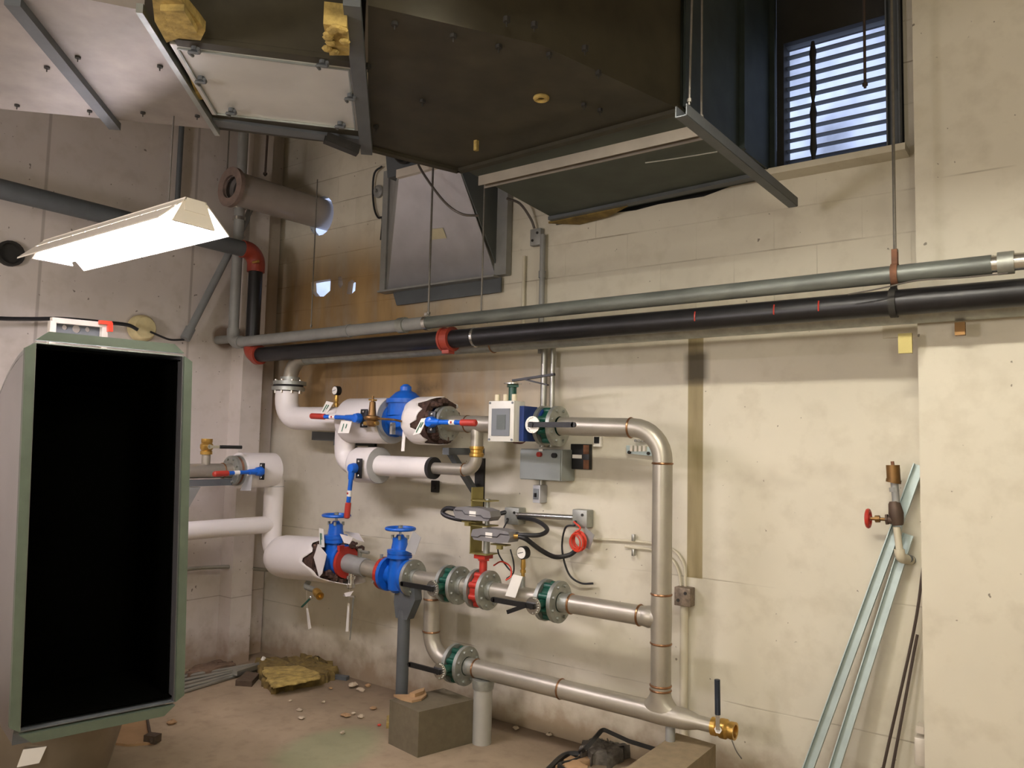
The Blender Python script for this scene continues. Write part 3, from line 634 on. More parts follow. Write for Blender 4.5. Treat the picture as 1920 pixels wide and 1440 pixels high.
# ================================================================ pipework on the back wall, all around the plane Y = 3.4
YP = 3.4; RP = .0465
def zc(x): return 1.695 + (-x - 1.8) * .0155           # axis height of the upper line
def X(px, py): return at(px, py, YP).x
def flange(b, p, d, r=.105, t=.022, hub=.0):
    b.cyl(Vector(p), Vector(p) + Vector(d).normalized() * t, r, 36)
def bolts(t_, p, d, R=.083, n=8, off=.022, L=.012, m=STEELD, name='bolt_set', body=.0):
    u, w, d = frame(d); 
    for k in range(n):
        a = 2 * pi * (k + .5) / n; c = Vector(p) + (u * cos(a) + w * sin(a)) * R
        t_.p('bolt', B().cyl(c - d * .012, c + d * (off + .012), .0085, 6), m)
def weld(t_, pts, d, r=RP):
    for p in pts:
        t_.p('weld_bead', B().torus(p, d, r - .0015, .0058, 30, 8), WELD)
zm, zl_ = .808, .381
# --- right hand stainless header
xr = -1.62
hd = T('stainless_header', 'large welded stainless header looping down the wall on the right of the pipework', 'pipe', (xr, YP, zl_ - .06))
x1 = X(1052, 797)
hd.p('upper_run', B().tube([(x1, YP, zc(x1)), (xr, YP, zc(xr)), (xr, YP, zl_)], RP + .0005, .155, 32), STEEL)
xm, xl = X(1062, 1130), X(885, 1253)
hd.p('middle_branch', B().cyl((xm, YP, zm), (xr, YP, zm), RP, 32).lathe((xr, YP, zm), (-1, 0, 0), [(.035, .046), (.06, .052), (.085, .0475)], 28), STEEL)
hd.p('lower_run', B().cyl((xl, YP, zl_), (xr + .1, YP, zl_), RP + .001, 32), STEEL)
tb = B().lathe((xr, YP, zl_ + .115), (0, 0, -1), [(0, .0478)] + [(.01 * k, .0483) for k in range(1, 12)], 30)
for v in tb.v: v.x = xr + (v.x - xr) * (1 + .9 * max(0, (zl_ + .095 - v.z) / .06) ** 2)
hd.p('lower_tee', tb.lathe((xr - .1, YP, zl_), (1, 0, 0), [(0, .0475), (.1, .0505), (.2, .0475)], 30), STEEL)
hd.p('reducer', B().lathe((xr + .1, YP, zl_), (1, 0, 0), [(0, .0475), (.03, .045), (.085, .031), (.15, .030)], 28), STEEL)
hd.p('middle_tee', B().lathe((xr, YP, zm + .11), (0, 0, -1), [(0, .0478), (.11, .05), (.22, .0478)], 30), STEEL)
weld(hd, [(xr, YP, zc(xr) - .165), (xr, YP, zm + .112), (xr, YP, zm - .112), (xr, YP, zl_ + .125), (xr, YP, zl_ + .105)], (0, 0, 1), RP + .001)
xx = X(1183, 805); weld(hd, [(xx, YP, zc(xx)), (X(1200, 1155), YP, zm), (X(1052, 1290), YP, zl_), (xm + .03, YP, zm), (xl + .03, YP, zl_)], (1, 0, 0), RP + .0015)
hd.p('flange', B().ring((xm - .055, YP, zm), (1, 0, 0), .105, .05, .022, 40).cyl((xm - .03, YP, zm), (xm + .02, YP, zm), .0475, 30), STEELD)
hd.p('flange', B().ring((xl - .055, YP, zl_), (1, 0, 0), .105, .05, .022, 40).cyl((xl - .03, YP, zl_), (xl + .02, YP, zl_), .0475, 30), STEELD)
hd.p('flange', B().ring((x1 - .03, YP, zc(x1)), (1, 0, 0), .105, .05, .022, 40), STEELD)
for p in ((xm - .055, YP, zm), (xl - .055, YP, zl_), (x1 - .03, YP, zc(x1))): bolts(hd, p, (1, 0, 0))
# brass ball valve at the end
def ball_valve(o, d, hd_, lab, r=.03, L=.1, hl=.13, hm=BLACK, nm='ball_valve', body=BRASS, g=None, stem=None):
    o = Vector(o); d = Vector(d).normalized(); hd_ = Vector(hd_).normalized(); t = T(nm, lab, 'valve', o, g)
    t.p('body', B().lathe(o, d, [(0, r * .9), (0, r * 1.15), (L * .2, r * 1.15), (L * .25, r), (L * .4, r * 1.25), (L * .62, r * 1.25), (L * .72, r), (L * .8, r * 1.1), (L, r * 1.1), (L, r * .8), (L * .8, r * .75)], 8 if False else 20), body)
    up = Vector(stem).normalized(); c = o + d * L * .5
    t.p('stem', B().cyl(c, c + up * (r * 2), r * .3, 10).cyl(c + up * r * 1.6, c + up * r * 2, r * .5, 6), CHROME)
    p = c + up * r * 2; t.p('handle_strap', B().bar(p, p + hd_ * hl * .35, r * .55, .006, up), CHROME)
    t.p('handle_grip', B().tube([p + hd_ * hl * .3, p + hd_ * hl * .32, p + hd_ * hl], r * .36, n=10, rr=lambda f: r * .36), hm); return t
bvx = xr + .25
ball_valve((bvx, YP, zl_), (1, 0, 0), (-.02, 0, 1), 'brass ball valve with upright dark handle at the right end of the lowest pipe', .034, .105, .21, mat('navy_grip', (24, 34, 46), .5), stem=(0, -1, .2))
one('tag_string', B().bez([(bvx + .1, YP - .03, zl_ - .03), (bvx + .12, YP - .03, zl_ - .07), (bvx + .14, YP - .02, zl_ - .1)], .0025, 6, 8), WIRE, 'short string hanging from the brass end valve', 'string')
# --- spools and butterfly valves of the middle line
def spool(x0, x1, z, lab, fl0=True, fl1=True, r=RP, m=STEEL, cap='pipe_spool', extra=None):
    t = T(cap, lab, 'pipe', (x0, YP, z)); t.p('barrel', B().cyl((x0 + .01, YP, z), (x1 - .01, YP, z), r, 32), m)
    if fl0: t.p('flange', B().ring((x0, YP, z), (1, 0, 0), .105, r, .022, 40).cyl((x0 + .02, YP, z), (x0 + .05, YP, z), r + .006, 30), STEELD); bolts(t, (x0, YP, z), (1, 0, 0))
    if fl1: t.p('flange', B().ring((x1 - .022, YP, z), (1, 0, 0), .105, r, .022, 40).cyl((x1 - .05, YP, z), (x1 - .02, YP, z), r + .006, 30), STEELD); bolts(t, (x1 - .022, YP, z), (1, 0, 0))
    return t
def butterfly(x, z, col, lab, lever=-1, w=.05, stem_dir=(0, -1, 0), L=.22, plate=True, bolt_m=GREEN, sl=.165, second=False, pm_=None):
    t = T('butterfly_valve', lab, 'valve', (x, YP, z)); d = Vector(stem_dir).normalized()
    t.p('body', B().ring((x - w / 2, YP, z), (1, 0, 0), .082, .04, w, 36), col)
    for k in range(8):
        a = 2 * pi * (k + .5) / 8; c = Vector((x, YP + .083 * cos(a), z + .083 * sin(a))); t.p('lug', B().cyl(c - Vector((w / 2, 0, 0)), c + Vector((w / 2, 0, 0)), .017, 12), col)
    c = Vector((x, YP, z)); t.p('neck', B().cyl(c + d * .08, c + d * sl, .022, 16).cyl(c + d * (sl - .014), c + d * sl, .04, 4), col)
    if plate:
        side = Vector((lever, 0, 0)); p = c + d * (sl + .004)
        up = d.cross(side).normalized()
        pl_ = B().cyl(p, p + d * .006, .043, 24)
        for k in range(10):
            a = pi * (k / 9) + pi / 2; q = p + (side * cos(a) * .8 + up * sin(a)) * .037; pl_.cyl(q, q + d * .012, .004, 6)
        t.p('notch_plate', pl_, pm_ or CHROME)
        q = p + d * .014; h = B().bar(q - side * .015, q + side * L, .026, .012, d).cyl(q + side * L - d * .006, q + side * L + d * .006, .013, 14).cyl(q - d * .01, q + d * .01, .015, 14); t.p('lever', h, BLACK)
        if second: t.p('latch_lever', B().bar(q + side * .03 + d * .004, q + side * (L * .62) - up * .0 + Vector((0, -.0, -.05)), .02, .012, d), BLACK)
    return t
xv2 = X(775, 1068)
g0, g1 = X(850, 1091), X(905, 1100); g2 = X(1036, 1127) ; g2 = xm - .055 - .03
s1 = spool(xv2 - .012, g0 - .03, zm, 'short stainless spool between the right blue gate valve and first green butterfly valve')
s1.p('drop_leg', B().tube([(X(809, 1140), YP, zm - .02), (X(809, 1200), YP, zl_), (-2.86, YP, zl_)], RP, .14, 32), STEEL)
xd = X(809, 1170); weld(s1, [(xd, YP, zm - .1), (xd, YP, zl_ + .145)], (0, 0, 1), RP + .001)
butterfly(g0, zm, GREEN, 'green butterfly valve with black lever beside the right blue gate valve')
spool(g0 + .03, g1 - .03, zm, 'very short stainless spool between the first green valve and the red valve')
s3 = spool(g1 + .03, g2 - .028, zm, 'stainless spool with pressure gauge between the red valve and the right green valve')
butterfly(g2, zm, GREEN, 'green butterfly valve right of the white tagged spool on the middle line', second=True, L=.24)
# lower line: flange - valve - header
gl = xl - .055 - .028
el = T('pipe_flange', 'round flange joining the lower elbow to the lowest green butterfly valve', 'flange', (gl - .05, YP, zl_))
el.p('plate', B().ring((gl - .052, YP, zl_), (1, 0, 0), .105, .045, .022, 40).cyl((gl - .075, YP, zl_), (gl - .05, YP, zl_), .05, 28), STEELD); bolts(el, (gl - .052, YP, zl_), (1, 0, 0))
butterfly(gl, zl_, GREEN, 'lowest green butterfly valve with black lever above the concrete block', L=.21)
# pipe leg under lower line
px_ = X(905, 1320)
lg = T('pipe_pedestal', 'vertical grey pipe leg holding up the lowest pipe beside the concrete block', 'support', (px_, YP, 0))
lg.p('leg', B().cyl((px_, YP, 0), (px_, YP, .30), .051, 28), mat('grey_white_paint', (158, 156, 146), .45, .1, .06)); lg.p('saddle', B().lathe((px_, YP, .285), (0, 0, 1), [(0, .056), (.03, .06), (.05, .06)], 28), STEELD)
# --- red actuated valve with bracket and two actuators
rv = butterfly(g1, zm, RED, 'red butterfly valve carrying the yellow bracket and two grey actuators', stem_dir=(0, 0, 1), plate=False, sl=.17)
zt_ = zm + .165
rv.p('top_pad', B().box((g1, YP, zt_ + .012), (.075, .075, .02)), RED)
bk_ = T('actuator_bracket', 'yellow zinc bracket standing on the red valve between the two actuators', 'bracket', (g1, YP, zt_ + .025))
bw, bh = .12, .36; zb_ = zt_ + .026
bk_.p('upright', B().box((g1 - .055, YP - .0, zb_ + bh / 2), (.006, .1, bh)), YZINC)
for z in (zb_ + .003, zb_ + .155, zb_ + bh - .07): bk_.p('shelf', B().box((g1, YP, z), (.12, .1, .006)), YZINC)
bk_.p('shaft', B().cyl((g1 + .02, YP, zb_), (g1 + .02, YP, zb_ + .09), .018, 14).cyl((g1 + .02, YP, zb_ + .15), (g1 + .02, YP, zb_ + .3), .013, 12), STEELD)
def actuator(c, lab, sgn):
    t = T('valve_actuator', lab, 'actuator', c); c = Vector(c)
    prof = [(-.12, -.03), (-.135, .0), (-.12, .026), (-.05, .034), (.07, .03), (.12, .02), (.13, -.01), (.11, -.034), (-.06, -.038)]
    t.p('housing', B().prism([c + Vector((sgn * a, -.045, b)) for a, b in prof], (0, .09, 0)), ACT)
    t.p('seam', B().tube([c + Vector((sgn * a, -.047, b)) for a, b in ((-.125, .012), (-.07, .012), (-.05, -.006), (.06, -.006), (.08, -.018), (.125, -.018))], .003, n=6), ACTD)
    t.p('label', B().box(c + Vector((sgn * .005, -.047, -.0)), (.045, .003, .026)), WHITE)
    t.p('gland', B().cyl(c + Vector((sgn * -.12, 0, 0)), c + Vector((sgn * -.16, 0, .004)), .013, 10), BRASS if sgn < 0 else STEELD)
    t.p('clutch_clip', B().box(c + Vector((sgn * -.04, 0, -.05)), (.1, .05, .006)).box(c + Vector((sgn * -.05, -.02, -.062)), (.03, .02, .02)), YZINC)
    return t
ac1 = at(895, 962, YP - .04); ac2 = at(928, 1002, YP - .04)
a1_ = actuator(ac1, 'upper grey valve actuator with small white label on the yellow bracket', 1)
a2_ = actuator(ac2, 'lower grey valve actuator with white label facing right, on the yellow bracket', -1)
def hose(pts, r, m, lab, cat='hose', nm='flexible_conduit', seg=30): return one(nm, B().bez(pts, r, 10, seg), m, lab, cat)
Yh = YP - .03
hose([ac1 + Vector((-.14, 0, .01)), at(838, 953, Yh), at(830, 962, Yh), at(848, 971, Yh), at(880, 975, Yh + .06), at(920, 967, 3.6), at(950, 960, 3.67)], .013, CABLE, 'black flexible conduit looping left of the upper actuator')
hose([at(972, 970, 3.66), at(1005, 976, 3.6), at(1026, 992, 3.5), at(1012, 1003, 3.42), at(980, 1003, Yh), at(968, 1002, Yh)], .012, CABLE, 'black flexible conduit looping right of the actuators to the left junction box')
hose([at(962, 1004, Yh), at(985, 1010, Yh), at(1012, 1030, 3.5), at(1040, 1044, 3.6), at(1066, 1041, 3.66), at(1080, 1032, 3.67)], .013, CABLE, 'black flexible conduit sagging below toward the right junction box with red wire')
hose([at(952, 975, 3.66), at(938, 1005, 3.6), at(934, 1035, 3.55), at(950, 1062, 3.5), at(960, 1072, 3.5)], .0045, CABLE, 'thin black wire dropping behind the lower actuator', 'wire', 'wire')
hose([at(957, 1030, 3.55), at(963, 1055, 3.55), at(962, 1075, 3.55), at(950, 1085, 3.5)], .0045, CABLE, 'second thin black wire beside the pressure gauge', 'wire', 'wire')
hose([at(926, 1060, 3.55), at(940, 1053, 3.5), at(956, 1062, 3.5), at(958, 1080, 3.48), at(948, 1088, 3.46)], .0045, REDW, 'loose red wire loop behind the red valve', 'wire', 'wire')
hose([at(1078, 985, 3.64), at(1060, 990, 3.64), at(1054, 1030, 3.66), at(1066, 1075, 3.68), at(1088, 1093, 3.69), at(1112, 1094, 3.7)], .0055, CABLE, 'thin black wire curling down from the right junction box to the wall', 'wire', 'wire')
cc = at(1079, 1015, 3.6); co_ = B()
for k in range(7):
    co_.torus(cc + Vector((random.uniform(-.012, .012), k * .006, random.uniform(-.01, .01))), (.25, 1, .05), .046 + random.uniform(-.01, .008), .0045, 30, 8)
cs = T('red_wire_coil', 'coil of bright red wire hanging from the right junction box', 'wire coil', cc)
cs.p('coil', co_, REDW); cs.p('lead', B().bez([cc + Vector((0, .0, .05)), at(1088, 990, 3.62), at(1076, 978, 3.64)], .005, 8, 12), REDW)

# --- blue gate valves
def gate(x, lab, z=zm, tagside=1, k=1.0):
    t = T('gate_valve', lab, 'valve', (x, YP, z))
    t.p('body', B().lathe((x, YP, z - .1), (0, 0, 1), [(0, .035), (.02, .062), (.1, .07), (.19, .058), (.205, .058)], 28).cyl((x - .09, YP, z), (x + .09, YP, z), .058, 28), BLUE)
    for s in (-1, 1): t.p('end_flange', B().ring((x + s * .085 - .012, YP, z), (1, 0, 0), .1, .045, .024, 36), BLUE)
    t.p('bonnet', B().lathe((x, YP, z + .105), (0, 0, 1), [(0, .075), (.018, .075), (.018, .07), (.026, .07), (.026, .075), (.045, .075), (.05, .052), (.09, .045), (.115, .045), (.12, .028), (.135, .02)], 28), BLUE)
    bz_ = B()
    for a in (.6, 2.2, 3.8, 5.4): t.p('bonnet_bolt', B().cyl((x + .045 * cos(a), YP + .045 * sin(a), z + .215), (x + .045 * cos(a), YP + .045 * sin(a), z + .238), .009, 6), STEELD)
    t.p('stem', B().cyl((x, YP, z + .23), (x, YP, z + .285), .008, 10).cyl((x, YP, z + .278), (x, YP, z + .295), .014, 8), STEELD)
    wl_ = t.p('handwheel', B().torus((x, YP, z + .275), (0, 0, 1), .083, .010, 40, 10), BLUE)
    sp2 = B()
    for k_ in range(3): a = 2 * pi * k_ / 3 + .5; t.p('spoke', B().bar((x, YP, z + .275), (x + .083 * cos(a), YP + .083 * sin(a), z + .275), .018, .008), BLUE, wl_)
    return t
xg1, xg2 = X(627, 1060), X(748, 1075)
gz1 = .845
gate(xg1, 'left blue gate valve with handwheel, half inside torn white insulation', gz1)
gate(xg2, 'right blue gate valve with handwheel beside the bare silver flange', zm)
rc_ = T('red_flange_adapter', 'red flange adapter on the right side of the left blue gate valve', 'flange', (xg1 + .1, YP, gz1 - .01))
rc_.p('ring', B().ring((xg1 + .1, YP, gz1 - .01), (1, 0, 0), .098, .055, .022, 32).box((xg1 + .111, YP - .05, gz1 + .085), (.024, .04, .03)), RED); 
rc2 = T('red_flange_adapter', 'red split flange adapter on the left side of the right blue gate valve', 'flange', (xg2 - .13, YP, zm))
rc2.p('ring', B().ring((xg2 - .125, YP, zm), (1, 0, 0), .098, .055, .024, 32), RED); rc2.p('clamp_bolt', B().cyl((xg2 - .12, YP - .1, zm - .04), (xg2 - .12, YP - .06, zm - .04), .01, 8).cyl((xg2 - .12, YP - .03, zm + .09), (xg2 - .12, YP - .03, zm + .115), .01, 8), STEELD)
zj = .83
sp_ = T('grooved_pipe_spool', 'bare grey pipe with coupling between the two blue gate valves', 'pipe', (xg1 + .12, YP, zj))
sp_.p('barrel', B().cyl((xg1 + .12, YP, gz1 - .012), (xg2 - .125, YP, zm), .05, 30), STEEL); xk = xg1 + .12
sp_.p('collar', B().cyl((xk, YP, gz1 - .013), (xk + .17, YP, zj - .01), .058, 30), GREYP)
sp_.p('top_nipple', B().cyl((xk + .11, YP, zj + .03), (xk + .11, YP, zj + .1), .014).cyl((xk + .11, YP - .0, zj + .085), (xk + .19, YP - .0, zj + .085), .01), STEELD)
sp_.p('drain_nipple', B().lathe((xk + .05, YP - .01, zj - .04), (0, 0, -1), [(0, .02), (.03, .02), (.03, .028), (.05, .028), (.05, .018), (.08, .02), (.08, .028), (.1, .028), (.11, .015)], 16), CHROME)
dr_ = at(655, 1118, YP - .02); sp_.p('drain_handle', B().bar(dr_ + Vector((-.05, 0, 0)), dr_ + Vector((.05, 0, .004)), .012, .01), CHROME)
one('drain_tube', B().tube([at(663, 1118, YP - .02), at(656, 1200, YP)], .004, n=8, rr=lambda f: .006 - .003 * f), STEELD, 'thin metal tube hanging straight down from the drain fitting', 'tube')
one('hanging_tag', B().prism([at(x, y, 3.5) for x, y in ((652, 1130), (655, 1132), (653, 1184), (648, 1184))], (0, .003, 0)).tube([at(654, 1131, 3.5), at(655, 1110, 3.42), at(655, 1085, 3.4)], .002, n=6), WHITE, 'narrow white tag strip hanging below the torn insulation', 'tag')
one('hanging_tag', B().prism([at(x, y, 3.5) for x, y in ((574, 1140), (577, 1140), (583, 1178), (578, 1180))], (0, .003, 0)).tube([at(576, 1141, 3.5), at(575, 1110, 3.42), at(575, 1080, 3.4)], .002, n=6), WHITE, 'narrow white tag hanging below the small brass drain valve', 'tag')
def tag(pix, Y, lab, green=True, cat='tag', m=WHITE):
    P = [at(x, y, Y) for x, y in pix]; t = T('paper_tag', lab, cat, P[2]); t.p('card', B().prism(P, (0, .003, 0)), m)
    c = sum(P, Vector()) / 4
    if green:
        for k, h in ((.0, .62), (.28, .35)):
            a = P[0].lerp(P[1], .35 + k).lerp(P[3].lerp(P[2], .35 + k), .25) - Vector((0, .003, 0)); b = P[0].lerp(P[1], .35 + k).lerp(P[3].lerp(P[2], .35 + k), .25 + h) - Vector((0, .003, 0)); t.p('printed_stripe', B().bar(a, b, .005, .002, (0, 1, 0)), GRTXT)
    return t
tag([(598, 990), (606, 992), (608, 1026), (599, 1026)], 3.31, 'white tag hanging from the left blue handwheel')
tag([(775, 995), (789, 1008), (778, 1040), (760, 1032)], 3.33, 'grey-white tag hanging beside the right blue gate valve bonnet', False, m=JACKIN)
tg = tag([(962, 1077), (980, 1081), (966, 1121), (947, 1117)], 3.32, 'blank white tag hung on the spool below the pressure gauge', False)
tag([(612, 752), (625, 755), (612, 776), (600, 775)], 3.33, 'white tag with green stripe lying on the white pipe left of its gauge')
tag([(640, 788), (660, 790), (654, 812), (633, 812)], 3.2, 'white tag with green stripes hanging under the left red-blue handle')
tag([(790, 785), (802, 783), (788, 812), (774, 816)], 3.2, 'white tag with green stripe on the torn white jacket left of the right handle')
tag([(462, 893), (473, 891), (470, 920), (450, 920)], 3.1, 'pale tag hanging under the far left red-blue handle', False, m=JACKIN)
one('paper_strip', B().prism([at(x, y, 3.3) for x, y in ((755, 808), (760, 811), (758, 846), (752, 846))], (0, .003, 0)), WHITE, 'narrow white strip hanging under the big blue valve', 'tag')
# --- white insulated corner piping
Xc = at(512, 950, YP).x + .0
Yc = YP
zt1 = atx(450, 882, Xc).z
bxa, bxb = X(520, 1042) , X(646, 1075); zw0 = at(520, 1038, YP).z
wi = T('white_insulated_pipe', 'white jacketed pipe in the corner dropping and turning into the thick insulated line', 'pipe', (Xc, Yc, .7))
wi.p('riser', B().tube([(Xc, Yc - .10, zt1), (Xc, Yc, zt1), (Xc, Yc, .815), (bxa + .05, Yc, .815)], .066, .11, 28), JACKET)
zwp = atx(420, 990, Xc).z
wi.p('side_branch', B().cyl((Xc, Yc, zwp), (Xc, 2.3, zwp), .058, 28), JACKET)
wi.p('elbow_band', B().ring((Xc, Yc, zt1 - .115), (0, 0, 1), .0675, .06, .005, 28), JACKIN)
bi = T('insulated_pipe_section', 'thick white insulation with torn right end around the left blue gate valve', 'pipe insulation', (bxa, YP, .66))
# torn cylinder: jagged end
n = 40; vs = []; fs = []; zi0, zi1 = .805, .83; Ri0, Ri1 = .142, .15; xe = xg1 - .1
def jag(a):   # how far the torn edge reaches, by angle (0 = top)
    front = max(0, cos(a - 2.0)); return xe + .02 + .28 * max(0, cos(a - pi)) ** 2 - .04 * front + .035 * sin(a * 7.3) * (1 if True else 0)
for i in range(13):
    f = i / 12
    for k in range(n):
        a = 2 * pi * k / n; xe_ = jag(a) + .12 * (abs(sin(a * .5 + 2.4)) ** 6); x = (bxa - .0) + (xe_ - bxa) * f
        R = Ri0 if f > .05 else Ri0 * .8; R *= .96 if i == 1 else 1
        vs.append((x, YP - R * sin(a), zi0 + (zi1 - zi0) * (x - bxa) / (xe - bxa) + R * cos(a)))
for i in range(12):
    for k in range(n): j = (k + 1) % n; fs.append((i * n + k, i * n + j, i * n + n + j, i * n + n + k))
fs.append(tuple(range(n)))
ij = bi.p('jacket', B().add(vs, fs), JACKET); so = ij.modifiers.new('thick', 'SOLIDIFY'); so.thickness = .003
# brown fibre inside
fbm = B(); 
def fibre(b, cx, cz, R, x0, x1, nn, a0=0, a1=2 * pi, r=.022):
    for i in range(nn):
        a = random.uniform(a0, a1); x = random.uniform(x0, x1); b.sph((x, YP - R * sin(a) * random.uniform(.85, 1), cz + R * cos(a) * random.uniform(.85, 1)), r * random.uniform(.5, 1.2), 7, (1.3, 1, 1))
    return b
fbm.ring((bxa + .24, YP, .822), (1, 0, 0), .132, .1, xe - bxa - .2, 30); fibre(fbm, 0, .83, .12, xe - .03, xe + .06, 70); fibre(fbm, 0, .83, .115, xe + .02, xe + .2, 60, 2.2, 4.2)
fibre(fbm, 0, .84, .12, xe + .14, xe + .28, 22, -1.2, .1, .018)
bi.p('fibre_lining', fbm, BROWNINS)
for pix, Y in (([(596, 1020), (612, 1040), (604, 1075), (598, 1082), (588, 1045)], 3.27), ([(637, 1001), (662, 1008), (655, 1020), (645, 1018)], 3.28), ([(645, 996), (672, 1000), (682, 1016), (668, 1012)], 3.5), ([(645, 1112), (662, 1108), (656, 1118), (648, 1119)], 3.27)): bi.p('torn_jacket_flap', B().prism([at(x, y, Y) for x, y in pix], (0, .004, 0)), JACKET)
# small brass drain under it
b0 = at(572, 1100, 3.36); b1 = at(606, 1125, 3.28)
dv = T('drain_valve', 'small brass drain valve with green handle under the thick white insulation', 'valve', b0)
dv.p('nipple', B().tube([b0 + Vector((0, .03, .03)), b0, at(594, 1108, 3.33)], .018, .03), STEELD); dv.p('body', B().lathe(at(592, 1108, 3.33), b1 - at(592, 1108, 3.33), [(0, .022), (.02, .027), (.05, .027), (.06, .024), (.085, .026), (.085, .018), (.06, .016)], 18), BRASS)
dv.p('cap_nut', B().sph(at(583, 1120, 3.25), .012), CHROME); dv.p('handle', B().bar(at(583, 1121, 3.25), at(566, 1138, 3.24), .014, .008), GREEN)
# --- far left steel pipe, valve and handle
st = T('stainless_stub_pipe', 'short stainless pipe with flange left of the corner insulation cover', 'pipe', (Xc, 2.6, zt1))
ye = atx(432, 882, Xc).y
st.p('barrel', B().cyl((Xc, 2.2, zt1), (Xc, ye, zt1), .047, 28), STEEL)
st.p('flange', B().ring((Xc, ye + .0, zt1), (0, 1, 0), .098, .046, .024, 34).ring((Xc, ye + .045, zt1), (0, 1, 0), .1, .04, .016, 34), STEELD)
bolts(st, (Xc, ye, zt1), (0, 1, 0), .078)
st.p('lining_ring', B().ring((Xc, ye + .024, zt1), (0, 1, 0), .092, .04, .03, 30), RUST)
st.p('weld_bead', B().torus((Xc, ye - .06, zt1), (0, 1, 0), .047, .005), WELD)
pt = Vector((Xc, atx(386, 865, Xc).y, zt1)); st.p('tee_nipple', B().cyl(pt + Vector((0, 0, .04)), pt + Vector((0, 0, .12)), .027), STEEL)
ball_valve(pt + Vector((0, 0, .105)), (0, 0, 1), (.3, 1, 0), 'brass ball valve with black handle standing on the far left stainless pipe', .032, .1, .2, stem=(1, -.25, 0))
cv = T('valve_insulation_cover', 'white round cover over the far left valve beside the corner elbow', 'pipe insulation', (Xc, ye + .1, zt1 - .12))
cv.p('jacket', B().lathe((Xc, ye + .06, zt1), (0, 1, 0), [(0, .1), (0, .118), (.27, .118), (.275, .06)], 34), JACKET)
ky = ye - .1
kk = T('pipe_support_bracket', 'grey triangular bracket under the far left stainless pipe', 'bracket', (Xc, ky, zt1 - .1))
kk.p('arm', B().bar((Xc, 2.2, zt1 - .075), (Xc, ye + .02, zt1 - .075), .05, .04), GREYD); kk.p('brace', B().prism([(Xc - .02, ye - .35, zt1 - .1), (Xc - .02, ye - .22, zt1 - .1), (Xc - .02, ye - .36, zt1 - .34)], (.04, 0, 0)), GREYP)
# --- red/blue lever handles on black plates
def lever(p, q, plate, lab):
    p, q = Vector(p), Vector(q); d = (q - p); L = d.length; d.normalize(); t = T('valve_lever', lab, 'valve handle', p, None); n_ = Vector((0, -1, 0))
    a, b = plate; t.p('mount_plate', B().box(p + Vector((a[0], .03, a[1])), (b[0], .012, b[1]), bev=.003), BLACK)
    t.p('hub', B().lathe(p + Vector((0, .03, 0)), (0, -1, 0), [(0, .03), (.02, .032), (.045, .026), (.05, .012)], 20).cyl(p - d * .01, p + d * (L * .22), .022, 14, .017), BLUE)
    t.p('plate_screw', B().sph(p + Vector((a[0], .022, a[1] + b[1] * .36)), .008, 8, (1, .5, 1)).sph(p + Vector((a[0], .022, a[1] - b[1] * .36)), .008, 8, (1, .5, 1)), CHROME)
    t.p('arm', B().cyl(p + d * L * .2, p + d * L * .72, .0135, 14), BLUE); t.p('printed_band', B().cyl(p + d * L * .44, p + d * L * .56, .0142, 14), WHITE); t.p('band_mark', B().box(p + d * L * .5 + Vector((0, -.0135, 0)), (.012, .003, .012)), RED)
    t.p('grip', B().lathe(p + d * L * .68, d, [(0, .014), (.005, .018), (L * .3, .0185), (L * .32, .012)], 16), GRIP); return t
lever(at(668, 784, 3.2), at(583, 780, 3.2), ((.035, .0), (.055, .11)), 'red and blue lever pointing left from the first insulated valve, upper line')
lever(at(806, 791, 3.2), at(893, 793, 3.2), ((-.01, .0), (.055, .12)), 'red and blue lever pointing right in front of the torn jacket, upper line')
lever(at(660, 878, 3.24), at(650, 972, 3.24), ((.03, .0), (.045, .12)), 'red and blue lever hanging down in front of the bypass cover')
lv_p, lv_q = Vector((Xc + .15, atx(484, 884, Xc + .15).y, atx(484, 884, Xc + .15).z)), atx(400, 889, Xc + .17)
lever(lv_p, lv_q, ((.0, .0), (.045, .11)), 'red and blue lever of the far left valve beside the duct elbow')
# --- upper line, white part
uw = T('white_elbow_pipe', 'white jacketed elbow below the flange leading to the upper insulated line', 'pipe', (-4.45, YP, 1.7))
uw.p('jacket', B().tube([(-4.45, YP, 1.93), (-4.45, YP, 1.745), (-3.86, YP, zc(-3.9) + .01)], .078, .13, 30), JACKET); uw.p('flange', B().cyl((-4.45, YP + .01, 1.935), (-4.45, YP + .01, 1.96), .112, 32), STEELD)
uw.p('gasket', B().cyl((-4.45, YP + .01, 1.96), (-4.45, YP + .01, 1.975), .1, 30), RUBBER)
for k in range(8): a = 2 * pi * (k + .5) / 8; uw.p('bolt', B().cyl((-4.45 + .088 * cos(a), YP + .01 + .088 * sin(a), 1.915), (-4.45 + .088 * cos(a), YP + .01 + .088 * sin(a), 2.01), .009, 6), CHROME)
def cover(x0, x1, z, R, lab, endm=JACKIN):
    t = T('valve_insulation_cover', lab, 'pipe insulation', (x0, YP, z - R)); t.p('jacket', B().lathe((x0, YP, z), (1, 0, 0), [(0, .06), (.0, R * .75), (.012, R * .9), (.035, R), (x1 - x0, R)], 40, False), JACKET)
    t.p('end_disc', B().ring((x1 - .004, YP, z), (1, 0, 0), R * .985, .05, .006, 40), endm); return t  # grey end disc: shading of the end face put into its colour
xa, xb = X(653, 790), X(737, 790); zA = zc(-3.6) + .005
cover(xa, xb, zA, .142, 'big white insulation cover left of the large blue valve')
bvx0, bvx1 = xb + .03, X(775, 780)
bm_ = (bvx0 + bvx1) / 2
bl = T('control_valve', 'large blue control valve between the two thick white covers', 'valve', (bm_, YP, zA - .12))
